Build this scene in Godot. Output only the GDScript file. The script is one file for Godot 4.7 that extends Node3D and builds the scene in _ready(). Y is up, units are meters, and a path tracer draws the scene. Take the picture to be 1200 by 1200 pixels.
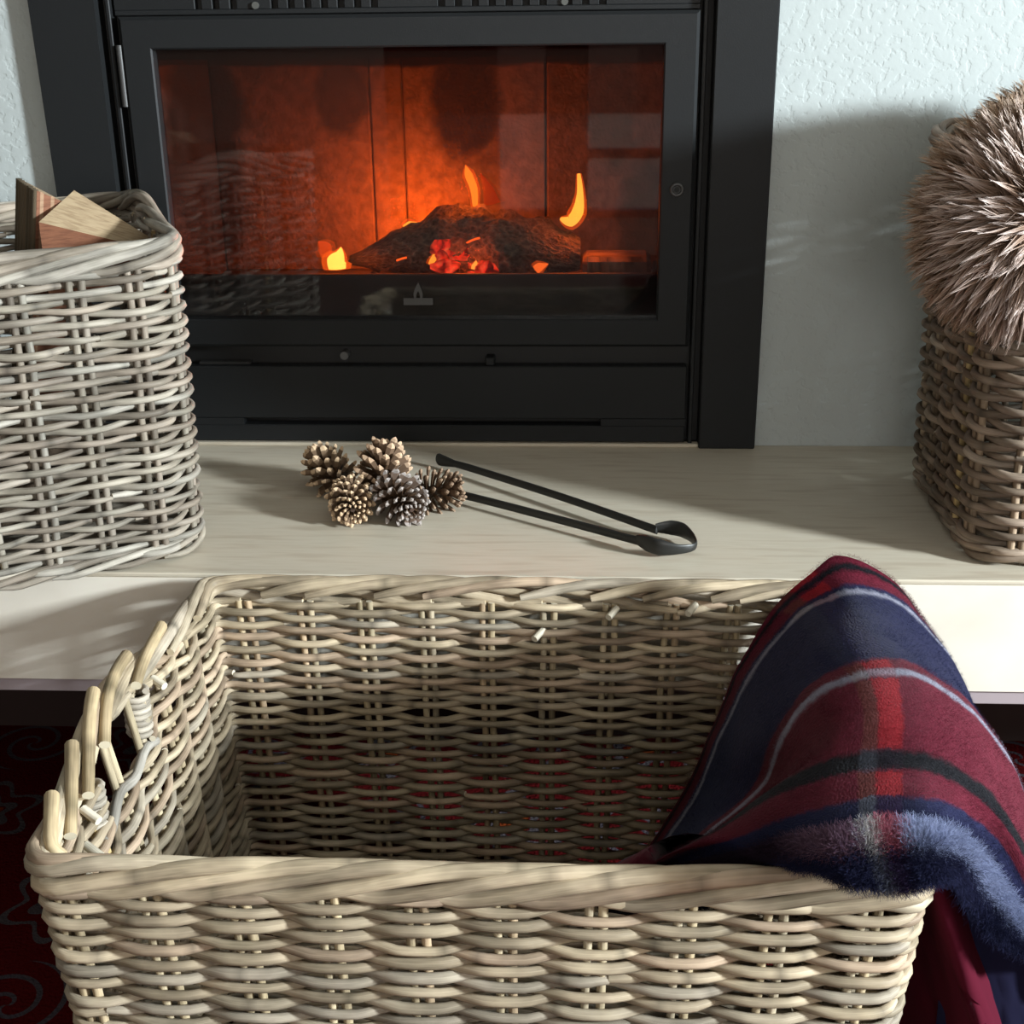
extends Node3D
# A wood-burning insert with three wicker baskets, pine cones and tongs on a travertine hearth.

const HEARTH_Y := 0.42
const EYE := Vector3(0, 1.0012, 1.69)

var rng := RandomNumberGenerator.new()
var mats := {}


# ------------------------------------------------------------------ mesh helpers
class Acc:
	var v := PackedVector3Array()
	var n := PackedVector3Array()
	var t := PackedVector2Array()
	var c := PackedColorArray()
	var ix := PackedInt32Array()

	func vert(p: Vector3, nn: Vector3, uv: Vector2, col: Color) -> int:
		v.push_back(p)
		n.push_back(nn)
		t.push_back(uv)
		c.push_back(col)
		return v.size() - 1

	func tri(a: int, b: int, d: int) -> void:
		ix.push_back(a)
		ix.push_back(b)
		ix.push_back(d)

	# a flat polygon whose corners run counter-clockwise seen from outside
	func poly(pts: Array, col := Color.WHITE) -> void:
		var nn: Vector3 = (pts[1] - pts[0]).cross(pts[2] - pts[0]).normalized()
		var first := v.size()
		var ax: Vector3 = (pts[1] - pts[0]).normalized()
		var ay := nn.cross(ax)
		for p in pts:
			var q: Vector3 = p
			vert(q, nn, Vector2(q.dot(ax), q.dot(ay)), col)
		for k in range(1, pts.size() - 1):
			tri(first, first + k + 1, first + k)

	# the same, turned so that it faces away from a point inside
	func face(pts: Array, inside: Vector3, col := Color.WHITE) -> void:
		var nn: Vector3 = (pts[1] - pts[0]).cross(pts[2] - pts[0])
		if nn.dot(pts[0] - inside) < 0.0:
			pts = pts.duplicate()
			pts.reverse()
		poly(pts, col)

	func mesh() -> ArrayMesh:
		var a := []
		a.resize(Mesh.ARRAY_MAX)
		a[Mesh.ARRAY_VERTEX] = v
		a[Mesh.ARRAY_NORMAL] = n
		a[Mesh.ARRAY_TEX_UV] = t
		a[Mesh.ARRAY_COLOR] = c
		a[Mesh.ARRAY_INDEX] = ix
		var m := ArrayMesh.new()
		m.add_surface_from_arrays(Mesh.PRIMITIVE_TRIANGLES, a)
		return m


# a round or flattened rod along a path; tints has one colour per ring
func tube(acc: Acc, pts: PackedVector3Array, rads: PackedFloat32Array, tints: PackedColorArray, sides := 8, cap := Color(0.62, 0.55, 0.42), squash := Vector2.ONE, up := Vector3.UP) -> void:
	var cnt := pts.size()
	if cnt < 2:
		return
	var tan0 := (pts[1] - pts[0]).normalized()
	if absf(tan0.dot(up)) > 0.95:
		up = Vector3.RIGHT if absf(tan0.x) < 0.9 else Vector3.BACK
	var nn := (up - tan0 * up.dot(tan0)).normalized()
	var along := 0.0
	var first := acc.v.size()
	var off := rng.randf() * 8.0
	for i in cnt:
		var tg: Vector3
		if i == 0:
			tg = tan0
		elif i == cnt - 1:
			tg = (pts[i] - pts[i - 1]).normalized()
		else:
			tg = (pts[i + 1] - pts[i - 1]).normalized()
		nn = (nn - tg * nn.dot(tg)).normalized()
		var bb := tg.cross(nn)
		if i > 0:
			along += pts[i].distance_to(pts[i - 1])
		var r := rads[i]
		for k in sides + 1:
			var a := TAU * k / sides
			var ca := cos(a)
			var sa := sin(a)
			acc.vert(pts[i] + nn * (ca * r * squash.x) + bb * (sa * r * squash.y), (nn * (ca / squash.x) + bb * (sa / squash.y)).normalized(), Vector2(float(k) / sides, along * 6.0 + off), tints[i])
	var w := sides + 1
	for i in cnt - 1:
		for k in sides:
			var a := first + i * w + k
			acc.tri(a, a + w + 1, a + 1)
			acc.tri(a, a + w, a + w + 1)
	for e in 2:
		var at := 0 if e == 0 else cnt - 1
		if rads[at] < 0.0004:
			continue
		var dir := -tan0 if e == 0 else (pts[at] - pts[at - 1]).normalized()
		var ring := first + at * w
		var mid := acc.vert(pts[at] + dir * rads[at] * 0.12, dir, Vector2(0.5, 0.5), cap)
		var base := acc.v.size()
		for k in w:
			acc.vert(acc.v[ring + k], dir, Vector2(0.5, 0.5), cap)
		for k in sides:
			if e == 0:
				acc.tri(mid, base + k, base + k + 1)
			else:
				acc.tri(mid, base + k + 1, base + k)


func rod(acc: Acc, pts: PackedVector3Array, r: float, col := Color.WHITE, sides := 8, squash := Vector2.ONE, up := Vector3.UP) -> void:
	var rr := PackedFloat32Array()
	rr.resize(pts.size())
	rr.fill(r)
	var cc := PackedColorArray()
	cc.resize(pts.size())
	cc.fill(col)
	tube(acc, pts, rr, cc, sides, col, squash, up)


# eight corners: bottom four counter-clockwise from above, then the top four
func hexa(acc: Acc, p: Array, col := Color.WHITE) -> void:
	acc.poly([p[3], p[2], p[1], p[0]], col)
	acc.poly([p[4], p[5], p[6], p[7]], col)
	for k in 4:
		var m := (k + 1) % 4
		acc.poly([p[k], p[m], p[m + 4], p[k + 4]], col)


# a box with chamfered edges
func box(acc: Acc, lo: Vector3, hi: Vector3, b := 0.0, col := Color.WHITE) -> void:
	if b <= 0.0:
		hexa(acc, [Vector3(lo.x, lo.y, hi.z), Vector3(hi.x, lo.y, hi.z), Vector3(hi.x, lo.y, lo.z), Vector3(lo.x, lo.y, lo.z), Vector3(lo.x, hi.y, hi.z), Vector3(hi.x, hi.y, hi.z), Vector3(hi.x, hi.y, lo.z), Vector3(lo.x, hi.y, lo.z)], col)
		return
	var mid := (lo + hi) / 2.0
	var h := (hi - lo) / 2.0
	for ax in 3:
		var u := (ax + 1) % 3
		var w := (ax + 2) % 3
		for s in [-1.0, 1.0]:
			var q := []
			for k in 4:
				var d := Vector3.ZERO
				d[ax] = s * h[ax]
				d[u] = (h[u] - b) * (1.0 if k == 1 or k == 2 else -1.0)
				d[w] = (h[w] - b) * (1.0 if k > 1 else -1.0)
				q.append(mid + d)
			if s < 0:
				q.reverse()
			acc.poly(q, col)
		# chamfers along this axis
		for su in [-1.0, 1.0]:
			for sw in [-1.0, 1.0]:
				var q := []
				for k in 4:
					var d := Vector3.ZERO
					d[ax] = (h[ax] - b) * (1.0 if k == 1 or k == 2 else -1.0)
					d[u] = su * (h[u] - (b if k > 1 else 0.0))
					d[w] = sw * (h[w] - (0.0 if k > 1 else b))
					q.append(mid + d)
				if su * sw < 0:
					q.reverse()
				acc.poly(q, col)
	for k in 8:
		var s := Vector3(1.0 if k & 1 else -1.0, 1.0 if k & 2 else -1.0, 1.0 if k & 4 else -1.0)
		var q := [mid + s * Vector3(h.x, h.y - b, h.z - b), mid + s * Vector3(h.x - b, h.y, h.z - b), mid + s * Vector3(h.x - b, h.y - b, h.z)]
		if s.x * s.y * s.z < 0:
			q.reverse()
		acc.poly(q, col)


# ------------------------------------------------------------------ node helpers
func thing(called: String, label: String, category: String, at := Vector3.ZERO, turn := 0.0, group := "") -> Node3D:
	var o := Node3D.new()
	o.name = called
	add_child(o, true)
	o.position = at
	o.rotation.y = turn
	tag(o, label, category, group)
	return o


func tag(o: Node, label: String, category: String, group := "") -> void:
	o.set_meta("label", label)
	o.set_meta("category", category)
	if group:
		o.set_meta("group", group)


func part(called: String, shape: Variant, mat: Material, parent: Node = self, label := "") -> MeshInstance3D:
	var m := MeshInstance3D.new()
	m.name = numbered(called, parent)
	m.mesh = shape.mesh() if shape is Acc else shape
	m.material_override = mat
	parent.add_child(m, true)
	if label:
		m.set_meta("label", label)
	return m


var counts := {}


func numbered(called: String, parent: Node) -> String:
	var key := str(parent.get_instance_id()) + called
	counts[key] = counts.get(key, -1) + 1
	return called if counts[key] == 0 else "%s_%03d" % [called, counts[key]]


func structure(called: String, shape: Variant, mat: Material, label := "", category := "") -> MeshInstance3D:
	var m := part(called, shape, mat)
	m.set_meta("kind", "structure")
	if label:
		m.set_meta("label", label)
		m.set_meta("category", category)
	return m


# ------------------------------------------------------------------ materials
func noise(freq: float, octaves := 4, kind := FastNoiseLite.TYPE_SIMPLEX_SMOOTH, sd := 1) -> FastNoiseLite:
	var f := FastNoiseLite.new()
	f.seed = sd
	f.noise_type = kind
	f.frequency = freq
	f.fractal_octaves = octaves
	return f


func noise_tex(f: FastNoiseLite, size: int, ramp: Array = []) -> NoiseTexture2D:
	var t := NoiseTexture2D.new()
	t.width = size
	t.height = size
	t.seamless = true
	t.noise = f
	if ramp:
		var g := Gradient.new()
		g.offsets = PackedFloat32Array(ramp[0])
		g.colors = PackedColorArray(ramp[1])
		t.color_ramp = g
	return t


func plain(col: Color, rough: float, metal := 0.0) -> StandardMaterial3D:
	var m := StandardMaterial3D.new()
	m.albedo_color = col
	m.roughness = rough
	m.metallic = metal
	return m


func tri(m: StandardMaterial3D, scale: Vector3) -> void:
	m.uv1_triplanar = true
	m.uv1_world_triplanar = true
	m.uv1_scale = scale


func make_materials() -> void:
	# rough white wall plaster
	var p := plain(Color(0.655, 0.68, 0.675), 0.95)
	p.heightmap_enabled = true
	p.heightmap_texture = noise_tex(noise(0.023, 5), 1024, [[0.0, 0.30, 0.44, 0.62, 1.0], [Color(0, 0, 0), Color(0.15, 0.15, 0.15), Color(0.72, 0.72, 0.72), Color(0.8, 0.8, 0.8), Color(1, 1, 1)]])
	p.heightmap_scale = 0.052
	tri(p, Vector3(2.6, 2.6, 2.6))
	mats.plaster = p
	mats.room = plain(Color(0.40, 0.375, 0.34), 0.95)
	mats.ceiling = plain(Color(0.48, 0.46, 0.43), 0.95)
	# travertine: streaks along x
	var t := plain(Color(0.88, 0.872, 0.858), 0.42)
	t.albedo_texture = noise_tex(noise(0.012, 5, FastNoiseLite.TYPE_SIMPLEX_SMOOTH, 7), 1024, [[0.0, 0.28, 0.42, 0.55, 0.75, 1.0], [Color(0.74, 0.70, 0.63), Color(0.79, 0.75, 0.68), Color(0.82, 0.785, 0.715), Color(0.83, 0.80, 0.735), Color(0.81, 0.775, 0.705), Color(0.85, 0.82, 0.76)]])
	t.heightmap_enabled = true
	t.heightmap_texture = t.albedo_texture
	t.heightmap_scale = 0.04
	tri(t, Vector3(0.45, 4.2, 4.2))
	mats.travertine = t
	var fs := plain(Color(0.98, 0.97, 0.95), 0.4)  # whiter copy of the slab's stone, its brighter light put into the colour
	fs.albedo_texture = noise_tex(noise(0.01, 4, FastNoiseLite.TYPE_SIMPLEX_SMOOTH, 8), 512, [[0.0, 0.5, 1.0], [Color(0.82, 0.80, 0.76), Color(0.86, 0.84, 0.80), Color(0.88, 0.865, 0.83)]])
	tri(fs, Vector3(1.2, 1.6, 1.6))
	mats.whitened_stone = fs
	var sb := plain(Color(0.60, 0.55, 0.56), 0.7)
	mats.underside = sb
	# black stove paint
	var s := plain(Color(0.115, 0.12, 0.124), 0.5)
	s.metallic_specular = 0.28
	s.roughness_texture = noise_tex(noise(0.05, 3), 256, [[0.0, 1.0], [Color(0.8, 0.8, 0.8), Color(1, 1, 1)]])
	s.heightmap_enabled = true
	s.heightmap_texture = noise_tex(noise(0.3, 2), 256)
	s.heightmap_scale = 0.008
	tri(s, Vector3(6, 6, 6))
	mats.stove = s
	mats.stove_dark = plain(Color(0.09, 0.09, 0.09), 0.7)
	mats.steel = plain(Color(0.26, 0.26, 0.26), 0.45, 0.4)
	mats.emblem = plain(Color(0.25, 0.245, 0.24), 0.6)
	# fire brick and soot
	var f := plain(Color(1, 1, 1), 0.95)
	f.albedo_texture = noise_tex(noise(0.02, 4, FastNoiseLite.TYPE_SIMPLEX_SMOOTH, 5), 512, [[0.0, 0.35, 0.55, 1.0], [Color(0.21, 0.18, 0.16), Color(0.25, 0.22, 0.19), Color(0.28, 0.245, 0.215), Color(0.32, 0.285, 0.25)]])
	f.heightmap_enabled = true
	f.heightmap_texture = noise_tex(noise(0.06, 4), 512)
	f.heightmap_scale = 0.1
	tri(f, Vector3(4, 4, 4))
	mats.brick = f
	mats.iron = plain(Color(0.13, 0.125, 0.12), 0.75)
	# cane: tinted by vertex colours, streaked along its length
	var im := Image.create(64, 512, false, Image.FORMAT_RGB8)
	var fa := noise(0.10, 3, FastNoiseLite.TYPE_SIMPLEX_SMOOTH, 11)
	var fb := noise(0.02, 3, FastNoiseLite.TYPE_SIMPLEX_SMOOTH, 12)
	for y in 512:
		for x in 64:
			var a := TAU * x / 64.0
			var b := TAU * y / 512.0
			var k := 0.86 + 0.17 * fa.get_noise_3d(cos(a) * 24.0, sin(a) * 24.0, sin(b) * 4.0 + cos(b) * 3.0) + 0.22 * fb.get_noise_3d(cos(b) * 26.0, sin(b) * 26.0, cos(a) * 12.0)
			k = clampf(k, 0.4, 1.0)
			im.set_pixel(x, y, Color(k, k * (0.985 + 0.015 * k), k * (0.95 + 0.05 * k)))
	var ct := ImageTexture.create_from_image(im)
	var c := plain(Color(1, 1, 1), 0.6)
	c.albedo_texture = ct
	c.vertex_color_use_as_albedo = true
	c.metallic_specular = 0.35
	c.heightmap_enabled = true
	c.heightmap_texture = ct
	c.heightmap_scale = 0.06
	mats.cane = c
	# vertex-coloured plain materials
	var vc := plain(Color(1, 1, 1), 0.8)
	vc.vertex_color_use_as_albedo = true
	mats.tinted = vc
	var cone := plain(Color(1, 1, 1), 0.7)
	cone.vertex_color_use_as_albedo = true
	cone.metallic_specular = 0.3
	mats.cone = cone
	mats.tongs = plain(Color(0.19, 0.19, 0.185), 0.42, 0.55)
	# split wood
	var w := plain(Color(1, 1, 1), 0.85)
	w.vertex_color_use_as_albedo = true
	w.albedo_texture = noise_tex(noise(0.03, 4, FastNoiseLite.TYPE_SIMPLEX_SMOOTH, 21), 512, [[0.0, 0.4, 0.6, 1.0], [Color(0.80, 0.76, 0.72), Color(0.91, 0.89, 0.87), Color(0.96, 0.95, 0.93), Color(1, 1, 1)]])
	w.heightmap_enabled = true
	w.heightmap_texture = w.albedo_texture
	w.heightmap_scale = 0.18
	w.uv1_scale = Vector3(2.5, 14, 1)
	mats.wood = w
	# charred wood
	var ch := plain(Color(1, 1, 1), 0.95)
	ch.vertex_color_use_as_albedo = true
	ch.albedo_texture = noise_tex(noise(0.03, 4, FastNoiseLite.TYPE_CELLULAR, 31), 512, [[0.0, 0.5, 1.0], [Color(0.45, 0.45, 0.45), Color(0.75, 0.75, 0.75), Color(1, 1, 1)]])
	ch.heightmap_enabled = true
	ch.heightmap_texture = ch.albedo_texture
	ch.heightmap_scale = 0.9
	ch.uv1_scale = Vector3(3, 1.2, 1)
	mats.char = ch
	mats.plaid = plaid_material()
	mats.carpet = carpet_material()
	var fur := plain(Color(1, 1, 1), 0.55)
	fur.vertex_color_use_as_albedo = true
	fur.metallic_specular = 0.3
	mats.fur = fur
	var wool := plain(Color(1, 1, 1), 0.9)
	wool.vertex_color_use_as_albedo = true
	wool.metallic_specular = 0.2
	mats.wool = wool
	mats.pane = plain(Color(0.9, 0.95, 1.0, 0.04), 0.0)
	mats.pane.transparency = BaseMaterial3D.TRANSPARENCY_ALPHA
	mats.frame = plain(Color(0.40, 0.30, 0.22), 0.6)
	mats.slate_dark = plain(Color(0.16, 0.09, 0.075), 0.85)
	mats.slate = plain(Color(0.30, 0.2, 0.17), 0.8)


# the tartan, as reflectances: v runs across the folded width, u over the fold
func tartan(u: float, v: float) -> Color:
	var navy := Color(0.0085, 0.010, 0.034)
	var maroon := Color(0.075, 0.0075, 0.016)
	var red := Color(0.19, 0.010, 0.014)
	var black := Color(0.006, 0.006, 0.008)
	var white := Color(0.17, 0.17, 0.215)
	var pale := Color(0.19, 0.22, 0.34)
	# [end of band, colour]
	var bands := [[0.035, maroon], [0.055, black], [0.095, maroon], [0.110, navy], [0.125, white], [0.36, navy], [0.395, maroon], [0.417, white], [0.60, maroon], [0.645, black], [0.715, maroon], [0.80, navy], [0.90, pale], [1.01, navy]]
	var weft: Color = navy
	var prev := -1.0
	for k in bands.size():
		if v < bands[k][0]:
			weft = bands[k][1]
			if k > 0:
				weft = bands[k - 1][1].lerp(weft, smoothstep(bands[k - 1][0] - 0.006, bands[k - 1][0] + 0.012, v))
			break
	# the warp crosses it: one pale stripe beside a bright red one on the crest
	var pale_here := smoothstep(0.405, 0.415, u) * (1.0 - smoothstep(0.445, 0.455, u))
	var red_here := smoothstep(0.445, 0.455, u) * (1.0 - smoothstep(0.51, 0.52, u))
	var side := smoothstep(0.14, 0.18, u) * (1.0 - smoothstep(0.33, 0.36, u))
	var out := weft
	var redness := weft.r / (weft.b + 0.02)
	if redness > 2.0:
		out = out.lerp(red, red_here * 0.85)
		out = out.lerp(Color(0.09, 0.03, 0.022), pale_here * 0.6)
		out = out.lerp(Color(0.045, 0.005, 0.009), side * 0.4)
	elif weft.b > 0.07 and v < 0.7:
		out = out.lerp(Color(0.16, 0.06, 0.07), red_here * 0.75 * 0.6)
		out = out.lerp(Color(0.22, 0.18, 0.16), pale_here * 0.3)
	elif weft.b > 0.05 and v > 0.7:
		out = out.lerp(Color(0.25, 0.05, 0.065), red_here * 0.9)
		out = out.lerp(Color(0.42, 0.4, 0.37), pale_here * 0.85)
		out = out.lerp(Color(0.11, 0.035, 0.05), (1.0 - smoothstep(0.40, 0.41, u)) * 0.8)
		out = out.lerp(Color(0.014, 0.006, 0.014), 1.0 - smoothstep(0.20, 0.30, u))
	else:
		out = out.lerp(Color(0.06, 0.065, 0.085), pale_here * (0.8 if v > 0.7 else (0.35 if v > 0.5 else 0.1)))
		out = out.lerp(Color(0.025, 0.005, 0.025), red_here * (0.4 if v > 0.7 else 0.1))
	return out


func plaid_material() -> StandardMaterial3D:
	var w := 768
	var h := 768
	var im := Image.create(w, h, false, Image.FORMAT_RGB8)
	var f := noise(0.045, 3, FastNoiseLite.TYPE_SIMPLEX_SMOOTH, 51)
	var g := noise(0.35, 2, FastNoiseLite.TYPE_SIMPLEX_SMOOTH, 52)
	for y in h:
		for x in w:
			var a := f.get_noise_2d(x, y)
			var b := g.get_noise_2d(x, y)
			var col := tartan(float(x) / w + a * 0.006 + b * 0.003, float(y) / h + b * 0.004 + a * 0.006)
			var k := 1.0 + 0.3 * b + 0.18 * a
			col = Color(col.r * k, col.g * k, col.b * k) + Color(0.006, 0.006, 0.007) * maxf(b, 0.0)
			im.set_pixel(x, y, col.linear_to_srgb())
	var m := plain(Color(1, 1, 1), 0.95)
	m.albedo_texture = ImageTexture.create_from_image(im)
	m.metallic_specular = 0.15
	m.rim_enabled = true
	m.rim = 0.1
	m.rim_tint = 0.4
	m.heightmap_enabled = true
	m.heightmap_texture = noise_tex(noise(0.32, 3, FastNoiseLite.TYPE_SIMPLEX_SMOOTH, 53), 512)
	m.heightmap_scale = 0.07
	return m


func carpet_material() -> StandardMaterial3D:
	var n := 512
	var im := Image.create(n, n, false, Image.FORMAT_RGB8)
	var g := noise(0.4, 2, FastNoiseLite.TYPE_SIMPLEX_SMOOTH, 61)
	for y in n:
		for x in n:
			var p := Vector2(x, y) / n
			var col := Color(0.27, 0.045, 0.05)
			# rosettes and scrolls, repeated
			for q in [Vector2(0.25, 0.25), Vector2(0.75, 0.75)]:
				var d: Vector2 = p - q
				var a := d.angle()
				var r := d.length() / (0.17 + 0.035 * cos(a * 6.0))
				if r < 0.35:
					col = Color(0.42, 0.18, 0.07)
				elif absf(r - 0.5) < 0.11 or absf(r - 1.0) < 0.075:
					col = Color(0.27, 0.25, 0.26)
			for q in [Vector2(0.75, 0.25), Vector2(0.25, 0.75)]:
				var d: Vector2 = p - q
				var s := fposmod(d.angle() / TAU * 2.0 - d.length() * 12.0, 1.0)
				if d.length() < 0.2 and absf(s - 0.5) < 0.12:
					col = Color(0.25, 0.23, 0.25)
			var k := 0.9 + 0.25 * g.get_noise_2d(x, y)
			im.set_pixel(x, y, Color(col.r * k, col.g * k, col.b * k))
	var m := plain(Color(1, 1, 1), 0.98)
	m.albedo_texture = ImageTexture.create_from_image(im)
	m.uv1_scale = Vector3(2.9, 2.9, 1)
	m.metallic_specular = 0.1
	m.heightmap_enabled = true
	m.heightmap_texture = noise_tex(noise(0.3, 2), 256)
	m.heightmap_scale = 0.2
	return m


# ------------------------------------------------------------------ baskets
class Form:
	# a tapering box with rounded corners; u runs round it from its front left corner, counter-clockwise from above
	var w0 := 0.3
	var d0 := 0.3
	var w1 := 0.3
	var d1 := 0.3
	var r := 0.04
	var h := 0.3
	var ends := PackedFloat32Array()
	var length := 1.0
	var bow := []  # [u, width, lift, outward]

	func setup() -> void:
		var w := (w0 + w1) / 2.0
		var d := (d0 + d1) / 2.0
		var q := PI * r / 2.0
		var parts := [w - 2 * r, q, d - 2 * r, q, w - 2 * r, q, d - 2 * r, q]
		length = 0.0
		for x in parts:
			length += x
		var s := 0.0
		for x in parts:
			s += x
			ends.push_back(s / length)

	func at(u: float, y: float, out := 0.0) -> Vector3:
		u = fposmod(u, 1.0)
		var t := clampf(y / h, 0.0, 1.0)
		var hw := lerpf(w0, w1, t) / 2.0
		var hd := lerpf(d0, d1, t) / 2.0
		var k := 0
		while k < 7 and u > ends[k]:
			k += 1
		var a := 0.0 if k == 0 else ends[k - 1]
		var f := (u - a) / (ends[k] - a)
		var p := Vector2.ZERO
		var n := Vector2.ZERO
		var corner := [Vector2(hw - r, hd - r), Vector2(hw - r, -hd + r), Vector2(-hw + r, -hd + r), Vector2(-hw + r, hd - r)]
		if k % 2 == 1:
			var c: Vector2 = corner[k / 2]
			var ang := PI / 2 - (k / 2) * PI / 2 - f * PI / 2
			n = Vector2(cos(ang), sin(ang))
			p = c + n * r
		else:
			var i := k / 2
			n = [Vector2(0, 1), Vector2(1, 0), Vector2(0, -1), Vector2(-1, 0)][i]
			var a2: Vector2 = corner[(i + 3) % 4] + n * r
			var b2: Vector2 = corner[i] + n * r
			p = a2.lerp(b2, f)
		var lift := 0.0
		for b in bow:
			var g := exp(-pow((u - b[0]) / b[1], 2.0)) * smoothstep(0.6, 1.0, t)
			lift += b[2] * g
			out += b[3] * g
		p += n * out
		return Vector3(p.x, y + lift, p.y)


# paints a cane: base tone, a little drift along it, dark rings at the nodes
func cane_tints(n: int, step: float, base: Color) -> PackedColorArray:
	var out := PackedColorArray()
	var node := rng.randf_range(0.02, 0.2)
	var s := 0.0
	var drift := rng.randf() * 10.0
	for i in n:
		var k := 1.0 + 0.08 * sin(s * 9.0 + drift) + 0.03 * sin(s * 37.0 + drift * 3.0)
		if s >= node:
			node = s + rng.randf_range(0.10, 0.26)
			k *= rng.randf_range(0.5, 0.72)
		out.push_back(Color(base.r * k, base.g * k, base.b * k))
		s += step
	return out


func make_basket(t: Node3D, form: Form, o: Dictionary) -> void:
	var pairs: int = o.pairs
	var pitch: float = o.pitch
	var wr: float = o.weaver
	var sr: float = o.stake
	var tones: Array = o.tones
	var sides: int = o.get("sides", 8)
	var holes: Array = o.get("holes", [])  # [u0, u1, y0, y1]
	form.setup()
	var amp := wr + sr * 0.55
	var border: float = o.border
	var top := form.h - border * 0.75
	# base board of close-woven cane
	var acc := Acc.new()
	var n := int((form.d0 - 0.03) / (wr * 2.05))
	for k in n:
		var z := lerpf(-form.d0 / 2 + 0.014, form.d0 / 2 - 0.014, float(k) / (n - 1))
		var inset := 0.012 + (form.r * 0.7 if k < 4 or k > n - 5 else 0.0)
		rod(acc, PackedVector3Array([Vector3(-form.w0 / 2 + inset, 0.014, z), Vector3(0, 0.014, z), Vector3(form.w0 / 2 - inset, 0.014, z)]), wr, tones[k % tones.size()], 6)
	part("base", acc, mats.cane, t)
	# stakes stand in pairs
	for k in pairs:
		for s in [-1.0, 1.0]:
			var u: float = (k + s * o.gap) / pairs
			var pts := PackedVector3Array()
			var rr := PackedFloat32Array()
			var y1 := top
			for i in 9:
				var y := lerpf(0.008, y1, i / 8.0)
				pts.push_back(form.at(u + rng.randf_range(-0.02, 0.02) / pairs, y, 0.0))
				rr.push_back(sr * rng.randf_range(0.94, 1.05))
			var col: Color = tones[rng.randi() % tones.size()] * o.stake_tint
			if rng.randf() < o.get("fresh", 0.1):
				col = Color(0.60, 0.45, 0.22)
			acc = Acc.new()
			tube(acc, pts, rr, cane_tints(9, 0.04, col), 7)
			part("stake", acc, mats.cane, t)
	# weavers, row by row, each row a few canes end to end
	var rows := int((top - 0.012) / pitch)
	for j in rows:
		var y0 := 0.012 + (j + 0.5) * (top - 0.012) / rows
		var u0 := rng.randf()
		var done := 0.0
		while done < 0.999:
			var piece := rng.randf_range(0.45, 0.9) / form.length * (1.3 if form.length > 1.8 else 1.0)
			if done + piece > 0.85:
				piece = 1.0 - done
			var runs := [[u0 + done, u0 + done + piece]]
			done += piece
			for hole in holes:
				if y0 < hole[2] or y0 > hole[3]:
					continue
				var next := []
				for run in runs:
					for shift in [0.0, 1.0]:
						pass
					var a: float = run[0]
					var b: float = run[1]
					var cuts := [a]
					for shift in [0.0, 1.0, 2.0]:
						var h0: float = hole[0] + shift
						var h1: float = hole[1] + shift
						if h1 > a and h0 < b:
							cuts.append(maxf(h0, a))
							cuts.append(minf(h1, b))
					cuts.append(b)
					for q in range(0, cuts.size(), 2):
						if cuts[q + 1] - cuts[q] > 0.004:
							next.append([cuts[q], cuts[q + 1]])
				runs = next
			for run in runs:
				weaver(t, form, run[0], run[1], y0, j, pairs, wr, amp, tones[rng.randi() % tones.size()], sides)
	border_of(t, form, pairs, form.h - border * 0.5, border * 0.5, wr * 1.9, o.rim, o.get("rim_span", 5.5), tones, sides)
	border_of(t, form, pairs, 0.011, 0.010, wr * 1.5, wr * 0.95, 3.4, tones, 7, "base_border")


func weaver(t: Node3D, form: Form, ua: float, ub: float, y0: float, j: int, pairs: int, wr: float, amp: float, tone: Color, sides: int) -> void:
	var step := 0.0065
	var n := maxi(3, int((ub - ua) * form.length / step))
	var pts := PackedVector3Array()
	var rr := PackedFloat32Array()
	var r0 := wr * rng.randf_range(0.88, 1.1)
	var ph := rng.randf() * TAU
	var sag := rng.randf_range(-0.0009, 0.0009)
	for i in n + 1:
		var f := float(i) / n
		var u := lerpf(ua, ub, f)
		var wv := cos(PI * (u * pairs + j))
		wv = clampf(wv * 1.35, -1.0, 1.0) * 0.55 + wv * 0.45
		var y := y0 + sag + 0.0009 * sin(u * 23.0 + ph) + 0.0005 * sin(u * 71.0 + ph * 2.0)
		# canes lie a little proud where they pass in front and dip between
		y += 0.0011 * wv * sin(ph * 3.0)
		var out := amp * wv
		var e := minf(f, 1.0 - f) * n * step
		var tuck := 1.0 - smoothstep(0.0, 0.02, e)
		pts.push_back(form.at(u, y, out - tuck * amp * 0.6))
		rr.push_back(r0 * (1.0 + 0.05 * sin(u * 90.0 + ph)) * (1.0 - 0.25 * tuck))
	var acc := Acc.new()
	tube(acc, pts, rr, cane_tints(n + 1, step, tone * rng.randf_range(0.85, 1.12)), sides)
	part("weaver", acc, mats.cane, t)


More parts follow.
